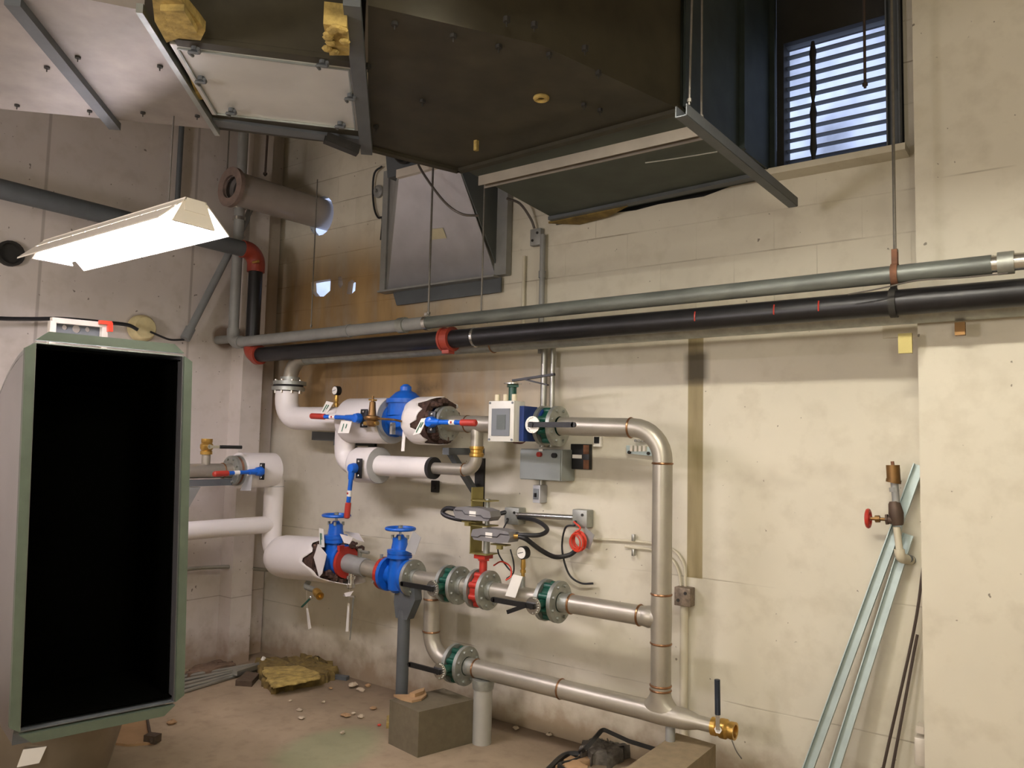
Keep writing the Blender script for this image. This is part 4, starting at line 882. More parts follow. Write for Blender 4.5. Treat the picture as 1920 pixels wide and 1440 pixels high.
bl.p('body', B().lathe((bvx0 - .03, YP, zA), (1, 0, 0), [(0, .1), (.03, .1), (.035, .085), (.1, .1), (.17, .1), (.23, .085), (.235, .1), (.3, .1)], 32), BLUE)
bl.p('bonnet', B().lathe((bm_, YP, zA + .03), (0, 0, 1), [(0, .105), (.075, .105), (.075, .115), (.1, .115), (.102, .1), (.14, .06), (.15, .035), (.175, .034), (.19, .015)], 30), BLUE)
bl.p('plug', B().box((bm_ + .01, YP - .11, zA - .05), (.018, .03, .07)), GREYP)
bl.p('pilot_tube', B().tube([at(683, 783, 3.22), at(712, 785, 3.2), at(740, 787, 3.2), at(757, 791, 3.28)], .0065, .02, 8), BRASSD)
po = at(697, 800, 3.2)
pv = T('pilot_valve', 'small bronze pilot regulator with brass top in front of the white cover', 'valve', po)
pv.p('diaphragm', B().lathe(po, (0, 0, 1), [(0, .02), (.01, .03), (.035, .034), (.04, .045), (.05, .048), (.06, .045), (.065, .03)], 22), BRASSD)
pv.p('spring_cap', B().lathe(po + Vector((0, 0, .06)), (0, 0, 1), [(0, .026), (.05, .02), (.085, .018), (.09, .008), (.12, .007)], 18), BRASSD); pv.p('side_plug', B().cyl(po + Vector((-.06, 0, .02)), po + Vector((.05, 0, .02)), .013, 12), BRASS); pv.p('adjusting_bar', B().cyl(po + Vector((-.03, 0, .16)), po + Vector((.03, 0, .155)), .006, 8), BRASS)
xc_, xd_ = X(778, 790), X(822, 790)
tj = T('torn_insulation_cover', 'white cover with its right end torn open over brown fibre, upper line', 'pipe insulation', (xc_, YP, zA - .14))
vs = []; fs = []
for i in range(9):
    for k in range(40):
        a = 2 * pi * k / 40; xe_ = xd_ + .02 + .03 * sin(a * 6.1) + .02 * sin(a * 13) - .08 * max(0, cos(a - 1.7)); x = xc_ + (xe_ - xc_) * i / 8; R = .142 * (.8, .95, 1, 1, 1, 1, 1, 1, .99)[i]
        vs.append((x, YP - R * sin(a), zA + R * cos(a)))
for i in range(8):
    for k in range(40): j = (k + 1) % 40; fs.append((i * 40 + k, i * 40 + j, i * 40 + 40 + j, i * 40 + 40 + k))
jo = tj.p('jacket', B().add(vs, fs), JACKET); so = jo.modifiers.new('thick', 'SOLIDIFY'); so.thickness = .003
fb2 = B().ring((xc_ + .02, YP, zA), (1, 0, 0), .134, .09, xd_ - xc_ - .01, 32); fibre(fb2, 0, zA, .122, xd_ - .07, xd_ + .07, 120); tj.p('fibre_lining', fb2, BROWNINS)
xf = X(850, 790)
us = T('upper_pipe_spool', 'stainless spool with tee from the torn cover to the flow meter, upper line', 'pipe', (xf, YP, zc(xf)))
us.p('flange', B().ring((xf - .05, YP, zc(xf)), (1, 0, 0), .1, .046, .022, 36).ring((xf - .085, YP, zc(xf)), (1, 0, 0), .1, .046, .022, 36), STEELD); bolts(us, (xf - .05, YP, zc(xf)), (1, 0, 0), .08)
xt_ = X(895, 800); zb2 = 1.452
us.p('barrel', B().cyl((xf - .05, YP, zc(xf)), (X(1003, 795), YP, zc(-2.3)), RP, 32), STEEL)
us.p('tee_branch', B().cyl((xt_, YP, zc(xt_)), (xt_, YP, 1.57), .035, 26), STEEL)
us.p('weld_bead', B().torus((xt_ - .07, YP, zc(xt_)), (1, 0, 0), RP, .004), WELD)
by = T('bypass_pipe', 'small stainless bypass elbow with grooved coupling under the upper line', 'pipe', (xt_, YP, zb2))
xbp = X(820, 880)
by.p('barrel', B().tube([(xt_, YP, 1.56), (xt_, YP, zb2), (xbp - .06, YP, zb2)], .034, .075, 26), STEEL)
by.p('grooved_coupling', B().lathe((xt_, YP, 1.585), (0, 0, -1), [(0, .036), (0, .041), (.015, .041), (.02, .036), (.035, .036), (.04, .041), (.055, .041), (.06, .036)], 24), BRASS)
by.p('weld_bead', B().torus((xt_ - .085, YP, zb2), (1, 0, 0), .034, .004), WELD)
wb_ = T('white_bypass_pipe', 'white jacketed bypass pipe dropping from the upper line, with black foam end', 'pipe', (X(645, 830), YP, zb2))
xw = X(647, 830)
wb_.p('jacket', B().tube([(xw, YP, zA), (xw, YP, zb2), (xw + .3, YP, zb2)], .066, .1, 30).cyl((xw + .3, YP, zb2), (xbp - .04, YP, zb2), .063, 30), JACKET)
wb_.p('foam_end', B().ring((xbp - .045, YP, zb2), (1, 0, 0), .064, .034, .025, 30), RUBBER)
cover(X(668, 872), X(712, 874), zb2, .112, 'white insulation cover on the bypass pipe behind the hanging lever')
# supports: dark channel brackets from the wall
def wallbr(x, z, lab, drop=.2):
    t = T('wall_bracket', lab, 'bracket', (x, 3.735, z)); t.p('arm', B().box((x, 3.57, z - .02), (.05, .33, .04)), GREYD); t.p('brace', B().bar((x, 3.45, z - .03), (x, 3.72, z - drop), .04, .03, (0, 1, 0)), GREYD); t.p('wall_plate', B().box((x, 3.727, z - drop * .7), (.07, .014, drop)), BACKD)
wallbr(X(835, 830) , zc(-2.9) - .14, 'dark grey strut bracket on the wall behind the bypass pipe', .3)
wallbr(X(630, 805), zc(-3.9) - .12, 'dark grey strut bracket on the wall under the white elbow pipe', .1)
one('wall_strut', B().bar(at(590, 817, 3.55), at(650, 820, 3.55), .05, .06), GREYD, 'dark steel strut end under the white elbow pipe', 'strut')
pzz = at(816, 912, 3.72); one('conduit_clip', B().box(pzz, (.06, .02, .075), bev=.004).cyl(pzz + Vector((0, -.02, -.005)), pzz + Vector((0, 0, -.005)), .014), BACKD, 'small black plate on the wall below the bypass pipe end', 'plate')
# --- gauges
def gauge(p, lab, h=.09, r=.032):
    p = Vector(p); t = T('pressure_gauge', lab, 'gauge', p); t.p('siphon', B().lathe(p, (0, 0, 1), [(0, .01), (h * .3, .01), (h * .3, .015), (h * .45, .015), (h * .45, .01), (h * .6, .014), (h, .012)], 14), BRASS)
    c = p + Vector((0, 0, h + r)); d = Vector((-.1, -1, 0)).normalized(); t.p('case', B().cyl(c + d * -.018, c + d * .016, r, 26), BLACK); f = t.p('dial', B().cyl(c + d * .016, c + d * .019, r * .86, 26), WHITE)
    t.p('needle', B().bar(c + d * .02 + Vector((-.02, 0, -.004)), c + d * .02 + Vector((.018, 0, .006)), .003, .001, d), BLACK, f); return t
gauge((X(630, 770), YP, zc(-3.95) + .07), 'small pressure gauge on brass siphon above the white elbow pipe', .095, .03)
gg = (g1 + g2) / 2; xg_ = X(980, 1100)
s3.p('gauge_nipple', B().cyl((xg_, YP, zm + .04), (xg_, YP, zm + .1), .013, 12), STEELD)
gauge((xg_, YP, zm + .09), 'pressure gauge with white dial on the spool right of the red valve', .1, .034)
# --- flow meter, dark blue body and green valves of the upper line
mx = at(943, 790, 3.2); 
fm = T('flow_meter', 'light grey meter box with display on a dark blue body, upper line', 'meter', (mx.x, 3.25, mx.z - .1))
u_ = Vector((1, 0, 0)); mc = Vector((mx.x, 3.19, mx.z))
fm.p('housing', B().box(mc + Vector((0, .045, 0)), (.165, .09, .21), bev=.006), PLAST); fm.p('front_frame', B().box(mc + Vector((0, -.002, 0)), (.165, .012, .21), bev=.004), PLAST)
ds = fm.p('display_panel', B().box(mc + Vector((0, -.009, -.005)), (.115, .006, .14)), LCD); fm.p('screen', B().box(mc + Vector((.005, -.013, -.005)), (.055, .004, .075)), mat('lcd_glass', (96, 102, 100), .25), ds)
for k in (-1, 0, 1): fm.p('cable_gland', B().cyl(mc + Vector((k * .055, .03, .1)), mc + Vector((k * .055, .03, .14)), .014, 12), mat('cream_gland', (206, 196, 166), .5))
for a in (-1, 1):
    for b in (-1, 1): fm.p('corner_screw', B().cyl(mc + Vector((a * .072, -.012, b * .094)), mc + Vector((a * .072, -.006, b * .094)), .006, 8), LCD)
fm.p('meter_body', B().cyl((mx.x - .03, YP, mx.z - .005), (mx.x + .15, YP, mx.z - .005), .085, 28).box((mx.x + .06, 3.29, mx.z - .01), (.1, .12, .18)), BLUED)
fm.p('meter_flange', B().ring((mx.x - .055, YP, mx.z - .01), (1, 0, 0), .105, .045, .022, 34), mat('dull_red_flange', (96, 44, 36), .5))
tv = butterfly(mx.x - .09, zc(mx.x), GREEN, 'green butterfly valve with a lever on top, half hidden behind the grey meter box', stem_dir=(0, 0, 1), plate=False, sl=.22)
tp = Vector((mx.x - .09, YP, zc(mx.x) + .222)); tv.p('top_plate', B().cyl(tp, tp + Vector((0, 0, .006)), .05, 24), CHROME)
tv.p('lever', B().bar(tp + Vector((.0, 0, .02)), tp + Vector((.27, 0, .045)), .02, .012).bar(tp + Vector((.08, 0, .024)), tp + Vector((.23, 0, -.01)), .018, .008), BLACK)
gv_ = x1 - .03 - .03
rb = butterfly(gv_, zc(gv_), GREEN, 'green butterfly valve with white plate and black lever right of the meter box', lever=1, L=.25, pm_=WHITE)
ff = T('pipe_flange', 'silver flange between the dark blue meter body and upper green valve', 'flange', (gv_ - .06, YP, zc(gv_))); ff.p('plate', B().ring((gv_ - .055, YP, zc(gv_)), (1, 0, 0), .105, .045, .022, 36), STEELD)
# --- support stand under right gate valve
sx = X(757, 1180); ss = T('pipe_stand', 'dark grey post with saddle plate holding up the right blue gate valve', 'support', (sx, YP, 0))
ss.p('post', B().cyl((sx, YP, 0), (sx, YP, zm - .19), .036, 24), GREYD)
ss.p('saddle', B().prism([(sx - .05, YP - .03, zm - .05), (sx + .1, YP - .03, zm - .05), (sx + .11, YP - .03, zm - .12), (sx + .05, YP - .03, zm - .24), (sx - .04, YP - .03, zm - .24), (sx - .06, YP - .03, zm - .15)], (0, .06, 0)), GREYD)
# ================================================================ sheet metal hood on the wall
hY = 3.3
tl, tr = at(748, 334, hY), at(862, 318, hY); zt3 = at(748, 334, hY).z; xr3 = -2.87; xl3 = tl.x
zb3 = 2.62; xlb, xrb = -3.83, -2.88; Yw = 3.73
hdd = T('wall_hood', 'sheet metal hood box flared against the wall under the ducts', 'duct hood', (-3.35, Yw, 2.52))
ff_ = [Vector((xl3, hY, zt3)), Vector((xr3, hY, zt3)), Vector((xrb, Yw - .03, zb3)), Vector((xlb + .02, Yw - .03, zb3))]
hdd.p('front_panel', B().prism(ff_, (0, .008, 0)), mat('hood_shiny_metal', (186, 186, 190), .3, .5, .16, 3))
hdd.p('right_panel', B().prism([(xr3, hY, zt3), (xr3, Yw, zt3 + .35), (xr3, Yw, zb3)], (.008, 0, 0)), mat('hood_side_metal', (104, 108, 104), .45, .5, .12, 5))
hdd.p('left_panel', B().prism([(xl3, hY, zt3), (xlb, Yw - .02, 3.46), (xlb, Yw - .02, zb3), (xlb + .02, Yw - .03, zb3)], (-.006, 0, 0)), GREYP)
hdd.p('wall_flange', B().box((xlb - .01, Yw - .03, (zb3 + 3.46) / 2), (.05, .05, 3.46 - zb3)), GREYP); hdd.p('wall_flange', B().box((xrb + .05, Yw - .03, (zb3 + 3.4) / 2), (.09, .05, 3.4 - zb3)), GREYP)
hdd.p('bottom_flange', B().box((-3.35, Yw - .05, zb3 - .008), (1.0, .08, .012)), GREYP)
hdd.p('bottom_apron', B().prism([(-3.76, Yw - .03, zb3 - .01), (-2.84, Yw - .03, zb3 - .01), (-2.84, Yw - .03, 2.52), (-3.72, Yw - .03, 2.515)], (0, .01, 0)), GREYD)
hdd.p('top_lip', B().box(((xl3 + xr3) / 2, hY - .01, zt3 + .02), (xr3 - xl3, .03, .05)), PLIGHT)
hdd.p('neck', B().prism([(xl3 - .12, hY + .02, zt3 + .03), (xr3, hY + .02, zt3 + .03), (xr3, hY + .02, 3.75), (xl3 - .2, hY + .02, 3.75)], (0, .38, 0)), GREYD)
lbp = [at(x, y, 3.45) for x, y in ((808, 429), (831, 427), (838, 446), (810, 449))]
hn = (ff_[3] - ff_[0]).cross(ff_[1] - ff_[0]).normalized()
def onhood(x, y, off=.004):
    r = ray(x, y); n = hn if hn.y < 0 else -hn; t = (ff_[0] - ORG).dot(n) / r.dot(n); return ORG + r * t + n * off
hdd.p('paper_label', B().prism([onhood(*p) for p in ((808, 429), (831, 427), (838, 446), (810, 449))], hn * .001), mat('cream_label', (200, 192, 160), .6))
hole = at(757, 281, 3.28); one('flexible_duct_collar', B().lathe(hole, (-.1, -.4, -.3), [(0, .07), (.04, .075), (.045, .06), (.01, .05), (.01, 0)], 20, False), BACKD, 'dark round duct collar opening above the wall hood', 'duct collar')
one('hood_cable', B().bez([at(780, 288, 3.2), at(786, 312, 3.18), at(812, 352, 3.16), at(840, 385, 3.16), at(868, 402, 3.2), at(897, 404, 3.27)], .007, 8, 24), WIRE, 'grey cable looping across the bright face of the wall hood', 'cable')
one('wall_cable', B().bez([at(716, 312, 3.7), at(702, 325, 3.7), at(699, 360, 3.71), at(702, 392, 3.71), at(709, 408, 3.71), at(717, 410, 3.71), at(714, 450, 3.71)], .007, 8, 24), CABLE, 'dark wavy cable on the wall left of the hood', 'cable')
p = at(712, 360, 3.735); one('wall_fitting', B().lathe(p, (0, -1, 0), [(0, .045), (.02, .045), (.03, .03), (.03, .012), (.05, .012)], 20), GREYP, 'small round grey fitting on the wall left of the hood', 'fitting')
# ---------------------------------------------------------------- boxes on the wall
def P4(a, b, c, d, Y): return [at(*q, Y) for q in (a, b, c, d)]
def wbox(pix, Y, Yb, m, nm, lab, cat, bev=.004):
    P = [at(x, y, Y) for x, y in pix]; x0 = min(p.x for p in P); x1 = max(p.x for p in P); z0_ = sum(sorted(p.z for p in P)[:2]) / 2; z1_ = sum(sorted(p.z for p in P)[2:]) / 2
    t = T(nm, lab, cat, ((x0 + x1) / 2, Yb, z0_)); t.b = (x0, x1, z0_, z1_, Y, Yb)
    t.p('housing', B().box(((x0 + x1) / 2, (Y + Yb) / 2, (z0_ + z1_) / 2), (x1 - x0, Yb - Y, z1_ - z0_), bev=bev), m); return t
cpn = wbox([(976, 846), (1053, 838), (1053, 903), (976, 898)], 3.60, 3.735, GREYBOX, 'control_box', 'grey control box with two round buttons below the upper green valve', 'control box')
cx0, cx1, cz0, cz1 = cpn.b[:4]; cpn.p('cover', B().box(((cx0 + cx1) / 2, 3.596, (cz0 + cz1) / 2 + .0), (cx1 - cx0 - .01, .008, cz1 - cz0 - .01)), GREYBOX)
for (x, y, m, nm) in ((1013, 852, RED, 'red_button'), (1041, 854, BLACK, 'black_button')): q = at(x, y, 3.59); cpn.p(nm, B().cyl(q, q + Vector((0, -.02, 0)), .014, 18), m)
q = at(1014, 844, 3.59); cpn.p('button_label', B().box(q, (.025, .003, .012)), WHITE)
bs = wbox([(1070, 832), (1104, 833), (1104, 880), (1070, 880)], 3.70, 3.735, BLACK, 'warning_plate', 'black plate with white strip and brown patches right of the control panel', 'plate', .002)
q = at(1082, 856, 3.698); bs.p('label', B().box(q, (.06, .003, .02)), WHITE)
for x, y, w, h in ((1099, 843, .035, .05), (1099, 871, .035, .05)): q = at(x, y, 3.698); bs.p('brown_patch', B().box(q, (w, .003, h)), RUST)
sw = wbox([(999, 910), (1012, 909), (1012, 944), (999, 942)], 3.66, 3.735, mat('switch_grey', (170, 170, 172), .4), 'switch_box', 'small grey switch box on the wall below the control panel', 'switch box')
s0 = sw.b; q = Vector(((s0[0] + s0[1]) / 2, 3.657, (s0[2] + s0[3]) / 2)); pt_ = sw.p('face_plate', B().box(q, (s0[1] - s0[0] - .016, .004, (s0[3] - s0[2]) * .6)), LCD); sw.p('toggle', B().box(q + Vector((0, -.008, -.005)), (.01, .016, .022)), BLACK, pt_)
one('wall_nipple', B().cyl((q.x + .005, 3.70, s0[3] - .005), (q.x + .005, 3.70, cz0 + .005), .011), EMT, 'short conduit nipple joining the control panel and switch box', 'conduit')
ts = T('terminal_strip', 'pale blue-grey terminal bracket on the wall behind the top pipe bend', 'terminal strip', at(1197, 850, 3.72)); P = P4((1174, 835), (1221, 838), (1222, 855), (1175, 850), 3.70); ts.p('base', B().prism(P, (0, .03, 0)), GALVL)
for k in range(4): q = at(1185 + k * 8, 841, 3.69); ts.p('terminal', B().box(q, (.014, .02, .03)), PLIGHT)
for k in range(3): q = at(1191 + k * 7, 826, 3.69); ts.p('standoff', B().cyl(q, q + Vector((0, .04, 0)), .008, 8), CHROME)
for x, y in ((1179, 848), (1215, 850)): q = at(x, y, 3.69); ts.p('screw', B().cyl(q, q + Vector((0, .02, 0)), .009, 8), BACKD)
q = at(1121, 828, 3.72); tw = T('cable_tie_mount', 'tiny white and black mount on the wall under the upper header pipe', 'mount', q); tw.p('plate', B().box(q, (.045, .02, .055)), WHITE); tw.p('pad', B().box(q + Vector((.0, -.012, .008)), (.03, .01, .035)), BLACK)
def jbox(pix, Y, lab, m=STEELD):
    t = wbox(pix, Y, 3.73, m, 'junction_box', lab, 'junction box'); x0, x1, z0_, z1_ = t.b[:4]
    for a, b in ((.25, .3), (.7, .72)): t.p('knockout', B().cyl((x0 + (x1 - x0) * a, Y - .004, z0_ + (z1_ - z0_) * b), (x0 + (x1 - x0) * a, Y + .002, z0_ + (z1_ - z0_) * b), .008, 10), BACKD)
    return t
jbox([(994, 430), (1013, 427), (1013, 458), (994, 461)], 3.69, 'small grey junction box high on the wall right of the hood', GREYP)
jbox([(946, 952), (972, 952), (972, 985), (946, 982)], 3.66, 'left galvanized junction box at the shiny horizontal conduit')
jbox([(1073, 955), (1100, 957), (1100, 990), (1073, 988)], 3.66, 'right galvanized junction box above the red wire coil')
jj_ = jbox([(1264, 1100), (1294, 1104), (1294, 1140), (1264, 1134)], 3.67, 'rusted junction box on the wall beside the vertical header pipe', mat('speckled_rusty_metal', (126, 112, 96), .6, .4, .4, 40))
one('open_box_cover', B().prism(P4((1097, 988), (1114, 1003), (1105, 1030), (1093, 1025), 3.64), (0, .004, 0)), GALV, 'loose metal cover plate hanging beside the red wire coil', 'cover plate')
a, b = at(970, 965, 3.67), at(1076, 971, 3.67); one('horizontal_conduit', B().cyl(a, b, .017, 18), CHROME, 'shiny short horizontal conduit between the two galvanized junction boxes', 'conduit')
for i, (x, lab) in enumerate(((1020, 'left of the two vertical steel conduits dropping behind the upper green valve'), (1036, 'right of the two vertical steel conduits dropping behind the upper green valve'))):
    a, b = at(x + 1, 660, 3.68), at(x - (1 if i == 0 else 0), 838, 3.68); one('vertical_conduit', B().cyl((a.x, 3.68, a.z + .1), (a.x, 3.68, b.z), .019 if i == 0 else .015, 16), EMT, lab, 'conduit', 'conduits behind the upper line')
a, b = at(1018, 440, 3.70), at(1014, 600, 3.70); one('vertical_conduit', B().cyl((a.x, 3.70, a.z), (a.x, 3.70, 2.13), .016).cyl((a.x, 3.70, at(1015, 515, 3.7).z - .02), (a.x, 3.70, at(1015, 515, 3.7).z + .02), .021), GREYP, 'grey vertical conduit beneath the small high junction box', 'conduit')
a = at(983, 480, 3.715); one('vertical_conduit', B().cyl((a.x, 3.715, a.z), (a.x, 3.715, 2.25), .01), CONDW, 'thin pale vertical conduit between the hood and the high junction box', 'conduit')
one('box_cable', B().bez([at(950, 372, 3.55), at(975, 382, 3.62), at(995, 410, 3.68), at(1002, 428, 3.7)], .008, 8, 16), WIRE, 'grey cable curving from the hood to the high junction box', 'cable')
for i, (y0, y1, lab) in enumerate(((1012, 1019, 'upper'), (1024, 1031, 'lower'))):
    pts = [at(1108 if i == 0 else 1172, y0 - (2 if i == 0 else 0), 3.72), at(1190, y0 + 3, 3.72), at(1222, y1, 3.72), at(1262 - i * 3, y1 + 12 + i * 6, 3.72), at(1282 - i * 9, y1 + 40 + i * 4, 3.72), at(1285 - i * 9, 1100, 3.72)]
    one('thin_conduit', B().bez(pts, .0075, 8, 30), CONDW, lab + ' thin painted conduit bending behind the vertical header pipe to the rusted box', 'conduit', 'thin conduits at the rusted box')
    q = at(1188, (1008, 1036)[i], 3.71); one('conduit_strap', B().box(q, (.016, .02, .035), bev=.003), EMT, lab + ' small strap clipping a thin conduit on the wall', 'strap')
a, b = at(1283, 1140, 3.71), at(1283, 1330, 3.71); one('wall_conduit', B().cyl((a.x, 3.71, a.z + .01), (a.x, 3.71, .03), .02), CONDW, 'cream painted vertical conduit running from the rusted box to the floor', 'conduit')
# ---------------------------------------------------------------- right hand corner
q = at(1676, 900, 3.6)
av = T('air_vent_assembly', 'brass air vent above a small red wheel valve on a pipe by the pier', 'valve', at(1690, 1048, 3.62)); Ya = 3.62
def A(x, y, Y=Ya): return at(x, y, Y)
av.p('vent_body', B().cyl(A(1676, 903), A(1674, 872), .027, 20).cyl(A(1675, 905), A(1676, 899), .03, 20), BRASSD); av.p('vent_cap', B().cyl(A(1674, 872), A(1673, 865), .007, 8), RUST)
av.p('riser', B().cyl(A(1677, 905), A(1682, 965), .015, 14).cyl(A(1676, 914), A(1677, 922), .019, 8), GREYP); 
av.p('valve_body', B().lathe(A(1684, 985), A(1680, 962) - A(1684, 985), [(0, .02), (.01, .024), (.05, .03), (.09, .024), (.1, .018)], 16).cyl(A(1681, 976), A(1665, 974), .018, 12).cyl(A(1665, 974), A(1661, 974), .024, 6), mat('dark_bronze', (84, 68, 56), .6, .4, .2))
av.p('stem', B().cyl(A(1663, 974), A(1630, 972), .007, 8).cyl(A(1650, 973), A(1641, 973), .015, 8), BRASSD)
d_ = (A(1630, 972) - A(1663, 974)).normalized(); hw = av.p('handwheel', B().torus(A(1628, 972), d_, .034, .009, 24, 8), RED); av.p('hub', B().cyl(A(1632, 972), A(1626, 972), .012, 10).bar(A(1628, 972) + Vector((0, -.034, 0)), A(1628, 972) + Vector((0, .034, 0)), .008, .008), RED, hw)
av.p('lower_pipe', B().cyl(A(1681, 988), A(1687, 1034), .014, 14), CONDW); av.p('elbow', B().tube([A(1686, 1030), A(1688, 1046), at(1706, 1050, 3.72)], .021, .03), CONDW); av.p('wall_stub', B().cyl(at(1700, 1048, 3.68), at(1708, 1050, 3.735), .02), GREYD)
def lean(p0, p1, Y0, Y1, w, lab):
    a = at(*p0, Y0); b = at(*p1, Y1); d = (b - a); b = a + d * ((a.z - .004) / (a.z - b.z)); 
    one('leaning_strut', B().chan(b, a, w, .03, .004, (0, -1, 0)), GALVL, lab, 'strut', 'strut channels leaning by the pier', org=b)
lean((1723, 872), (1517, 1436), 3.70, 3.55, .038, 'left galvanized strut channel, the longer one, leaning toward the pier')
lean((1703, 1002), (1566, 1436), 3.70, 3.56, .038, 'right galvanized strut channel, the shorter one, leaning below the vent valve')
def stick(p0, p1, Y, lab, m, r, g=None, mid=None):
    a = at(*p0, Y); b = at(*p1, Y - .05); pts = [a, b, b + (b - a).normalized() * (b.z / abs((b - a).normalized().z) - .01)]
    if mid: pts = [a, at(*mid, Y - .02), b, pts[-1]]
    one('leaning_rod', B().bez(pts, r, 8, 16), m, lab, 'rod', g)
stick((1731, 1062), (1657, 1436), 3.70, 'dark thin rod leaning in the corner between wall and pier, the taller one', RODD, .006, mid=(1713, 1185))
stick((1720, 1190), (1674, 1436), 3.68, 'second dark thin rod leaning in the corner beside the pier, the shorter one', RODD, .006)
q = at(1728, 1405, 3.66); one('wall_bracket_stub', B().box(q, (.04, .08, .11), bev=.004).box(q + Vector((0, 0, .085)), (.03, .06, .03)), PLIGHT, 'small white block low in the corner beside the pier', 'block')
q = at(1688, 620, 3.73); one('white_patch_block', B().box(q, (.14, .02, .06)), CONDW, 'small pale board on the wall under the pipes beside the pier', 'board')
# ---------------------------------------------------------------- floor things
def block(pix, h, lab, m=BLOCKM):
    P = [atz(x, y, h) for x, y in pix]; one('concrete_block', B().prism([Vector((p.x, p.y, 0)) for p in P], (0, 0, h)), m, lab, 'block', 'concrete blocks under the pipes')
fa_, fb2_ = atz(728, 1394), atz(783, 1421); fc_ = atz(886, 1393); hb = None
# height from the near vertical edge (788,1333)-(783,1421)
r_ = ray(788, 1335); k_ = math.hypot(fb2_.x, fb2_.y) / math.hypot(r_.x, r_.y); hb = H + r_.z * k_
fd_ = fa_ + (fc_ - fb2_)
one('concrete_block', B().prism([fa_, fb2_, fc_, fd_], (0, 0, hb)), BLOCKM, 'dark brown-grey concrete block on the floor beneath the lowest green valve', 'block', 'concrete blocks under the pipes')
one('crumpled_paper', B().prism([atz(x, y, hb + .001) for x, y in ((738, 1306), (765, 1306), (778, 1302), (796, 1296), (800, 1306), (790, 1314), (772, 1318), (752, 1313))], (0, 0, .012)).prism([atz(x, y, hb + .012) for x, y in ((768, 1306), (782, 1300), (796, 1296), (794, 1302), (778, 1308))], (0, 0, .02)), CARD, 'crumpled tan paper scrap lying on top of the left concrete block', 'paper')
h2_ = .27
P2 = [atz(1150, 1450, h2_), atz(1253, 1385, h2_ - .0), atz(1330, 1393, h2_), atz(1345, 1404, h2_)]
t0, t1 = atz(1268, 1374, h2_), atz(1342, 1396, h2_); dv_ = (atz(1100, 1490, h2_) - t0); dv_.z = 0
ym = min(t0.y, 3.7); sh = Vector((t0.x, t0.y, 0)); se_ = Vector((t1.x, t1.y, 0)); ln = dv_.normalized() * 1.1
one('concrete_block', B().prism([sh, se_, se_ + ln, sh + ln], (0, 0, h2_)), mat('tan_block', (132, 116, 90), .9, 0, .12, 25, .4), 'tan block at the bottom of the picture below the end brass valve', 'block', 'concrete blocks under the pipes')
one('anchor_stub', B().cyl((xr + .05, YP, 0 + .0), (xr + .05, YP, zl_ - .045), .022, 12), GREYP, 'short grey support stub between the lower tee and the tan block', 'support')
# conduit bundle
for i in range(5):
    a, b = atz(322, 1304 - i * 8, .012 + .012 * (i % 2)), atz(488 + i * 4, 1253 - i * 3, .012 + .012 * (i % 2)); one('loose_conduit', B().cyl(a, b, .012, 12), EMT, 'grey loose conduit, %s in the bundle on the floor behind the duct elbow' % ('nearest', 'second', 'middle', 'fourth', 'farthest')[i], 'conduit', 'loose conduits on the floor')
a, b = atz(440, 1262, .04), atz(508, 1240, .04); one('loose_channel', B().bar(a, b, .045, .03), EMT, 'flat grey channel piece lying on the far end of the conduit bundle', 'channel')
one('paper_scrap', B().cyl(atz(492, 1238, .06), atz(495, 1238, .06) + Vector((0, 0, .02)), .014, 10), WHITE, 'tiny white scrap lying on the flat channel piece', 'scrap')
one('wood_offcut', B().prism([atz(x, y) for x, y in ((441, 1286), (472, 1288), (486, 1272), (462, 1268))], (0, 0, .035)), WOODD, 'dark wood offcut on the floor left of the yellow insulation', 'wood')
P = [atz(x, y) for x, y in ((478, 1252), (500, 1246), (560, 1246), (600, 1256), (628, 1268), (618, 1280), (560, 1292), (508, 1302), (494, 1286))]
def slab(P, h, seed, jig=.02, n=7):
    random.seed(seed); b = B(); Q = []
    for i in range(len(P)):
        a, c = P[i], P[(i + 1) % len(P)]
        for k in range(n): f = k / n; Q.append(a.lerp(c, f) + Vector((random.uniform(-jig, jig), random.uniform(-jig, jig), 0)))
    ce = sum(Q, Vector()) / len(Q); m_ = len(Q); vs = [q.copy() for q in Q]; L = 5
    for s, z in ((1.0, h * .6), (.96, h), (.6, h * .95), (.25, h * 1.05)): vs += [ce + (q - ce) * s + Vector((0, 0, z + random.uniform(-.2, .2) * h)) for q in Q]
    fs = [(l * m_ + k, l * m_ + (k + 1) % m_, (l + 1) * m_ + (k + 1) % m_, (l + 1) * m_ + k) for l in range(L - 1) for k in range(m_)] + [tuple(range(m_))[::-1], tuple((L - 1) * m_ + k for k in range(m_))]
    return b.add(vs, fs)
one('fallen_insulation', slab(P, .06, 3), YELDIRT, 'torn piece of dirty yellow insulation lying on the floor in the corner', 'insulation', ang=60)
P = [atz(x, y, .065) for x, y in ((492, 1254), (560, 1250), (596, 1262), (600, 1274), (560, 1282), (512, 1292), (500, 1278))]
one('insulation_facing', slab(P, .012, 5, .01), YELINS, 'clean yellow face of the torn insulation on the floor', 'insulation', ang=60)
P = [atz(x, y) for x, y in ((560, 1243), (590, 1245), (628, 1262), (606, 1262), (570, 1252))]; one('insulation_scrap', slab(P, .07, 8, .012, 4), YELDIRT, 'dark brown insulation scrap at the wall side of the yellow piece', 'insulation', ang=60)
one('blue_offcut', B().box(atz(640, 1270, .012), (.1, .04, .024), .3), GREYD, 'small blue-grey offcut on the floor against the wall', 'offcut')
random.seed(11)
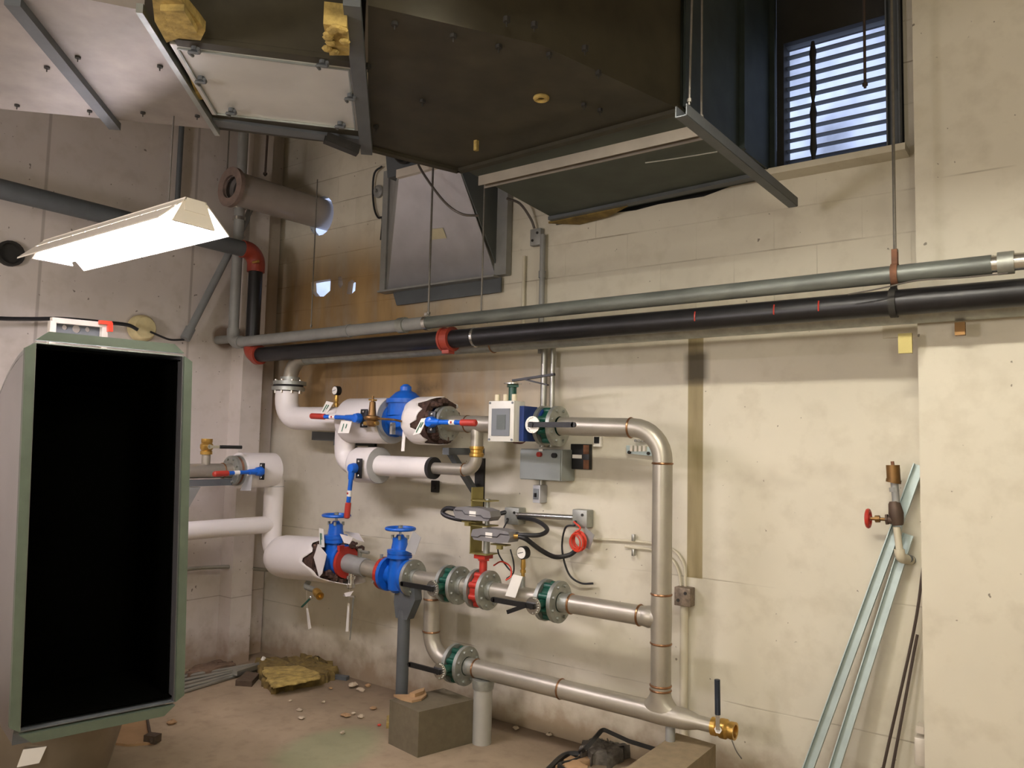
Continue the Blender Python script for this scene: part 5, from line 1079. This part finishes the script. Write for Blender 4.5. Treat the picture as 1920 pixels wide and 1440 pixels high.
CHIPS = ['tan-white plaster chip alone on the floor between duct elbow and insulation', 'largest plaster chip right of the yellow insulation by the wall', 'second plaster chip right of the yellow insulation, touching the wall side', 'third plaster chip from the yellow insulation toward the grey post', 'tiny chip on bare floor below the yellow insulation, the upper of two', 'tiny chip on bare floor below the yellow insulation, the lower of two', 'chip above the green floor patch, leftmost of three', 'chip above the green floor patch, middle of three', 'chip above the green floor patch, nearest the concrete block', 'tiny chip directly beneath the right edge of the yellow insulation', 'small chip just in front of the yellow insulation piece', 'chip in front of the right half of the yellow insulation piece', 'chip on the floor along the wall right of the pipe pedestal, longest', 'chip at the wall base closest to the pipe pedestal', 'chip at the wall base farthest right of the pipe pedestal', 'chip between the yellow insulation and the grey post', 'chip on the green floor patch beside the concrete block']
debris = [(322, 1358, 9), (661, 1289, 12), (676, 1296, 9), (690, 1288, 8), (562, 1333, 6), (565, 1348, 6), (648, 1344, 8), (662, 1340, 6), (676, 1346, 7), (620, 1292, 5), (545, 1315, 4), (606, 1318, 5), (1012, 1366, 9), (968, 1368, 8), (1030, 1380, 7), (700, 1330, 6), (642, 1376, 6)]
for i, (x, y, r) in enumerate(debris):
    p = atz(x, y); rr = r * .0026; b = B().sph(p + Vector((0, 0, rr * .4)), rr, 8, (random.uniform(.8, 1.6), random.uniform(.7, 1.3), .5))
    for v in b.v: v += Vector((random.uniform(-.25, .25) * rr, random.uniform(-.25, .25) * rr, random.uniform(0, .2) * rr))
    one('plaster_chip', b, DEBRIS if i % 3 else CARD, CHIPS[i], 'debris', 'plaster chips on the floor', ang=15)
one('yellow_crumb', B().prism([atz(x, y) for x, y in ((724, 1366), (731, 1366), (731, 1350), (725, 1352))], (0, 0, .03)), YELINS, 'bright yellow insulation crumb leaning on the left side of the concrete block', 'insulation'); one('orange_crumb', B().sph(atz(711, 1359, .006), .012, 8, (1, 1, .5)), REDW, 'tiny orange crumb on the floor left of the concrete block', 'debris')
# bent angle iron and hose by the tan block
pts = [atz(1085, 1412, .02), atz(1100, 1402, .1), atz(1130, 1367, .16), atz(1180, 1390, .13), atz(1235, 1407, .12)]
one('bent_steel_angle', B().tube(pts, .014, .02, 4), BACKD, 'bent dark steel bar leaning on the wall by the tan block', 'bar')
one('rubber_hose', B().bez([atz(1000, 1470, .02), atz(1030, 1442, .02), atz(1056, 1418, .02), atz(1080, 1414, .025), atz(1092, 1420, .02), atz(1072, 1430, .02), atz(1050, 1436, .02), atz(1062, 1450, .02)], .016, 10, 40), BLACK, 'black rubber hose curled on the floor at the bottom of the picture', 'hose')
P = [atz(x, y) for x, y in ((1090, 1432), (1100, 1410), (1120, 1402), (1150, 1408), (1190, 1412), (1180, 1426), (1140, 1440))]; one('dirt_pile', slab(P, .06, 9, .03, 5), mat('grey_dirt', (92, 86, 78), .95, 0, .4, 30, 1), 'pile of grey dirt against the wall behind the tan block', 'dirt', ang=70)
P = [atz(x, y) for x, y in ((1040, 1446), (1062, 1430), (1090, 1424), (1104, 1432), (1096, 1450))]; one('dirt_clod', slab(P, .03, 10, .02, 4), CARD, 'flat tan clod beside the black hose', 'debris', ang=70)
P = [atz(x, y) for x, y in ((352, 1262), (380, 1252), (425, 1240), (440, 1246), (430, 1256), (352, 1272))]; one('dirt_heap', slab(P, .03, 12, .02, 4), mat('brown_dirt', (104, 84, 66), .95, 0, .4, 30, 1), 'low heap of brown dirt along the foot of the left wall', 'dirt', ang=70)
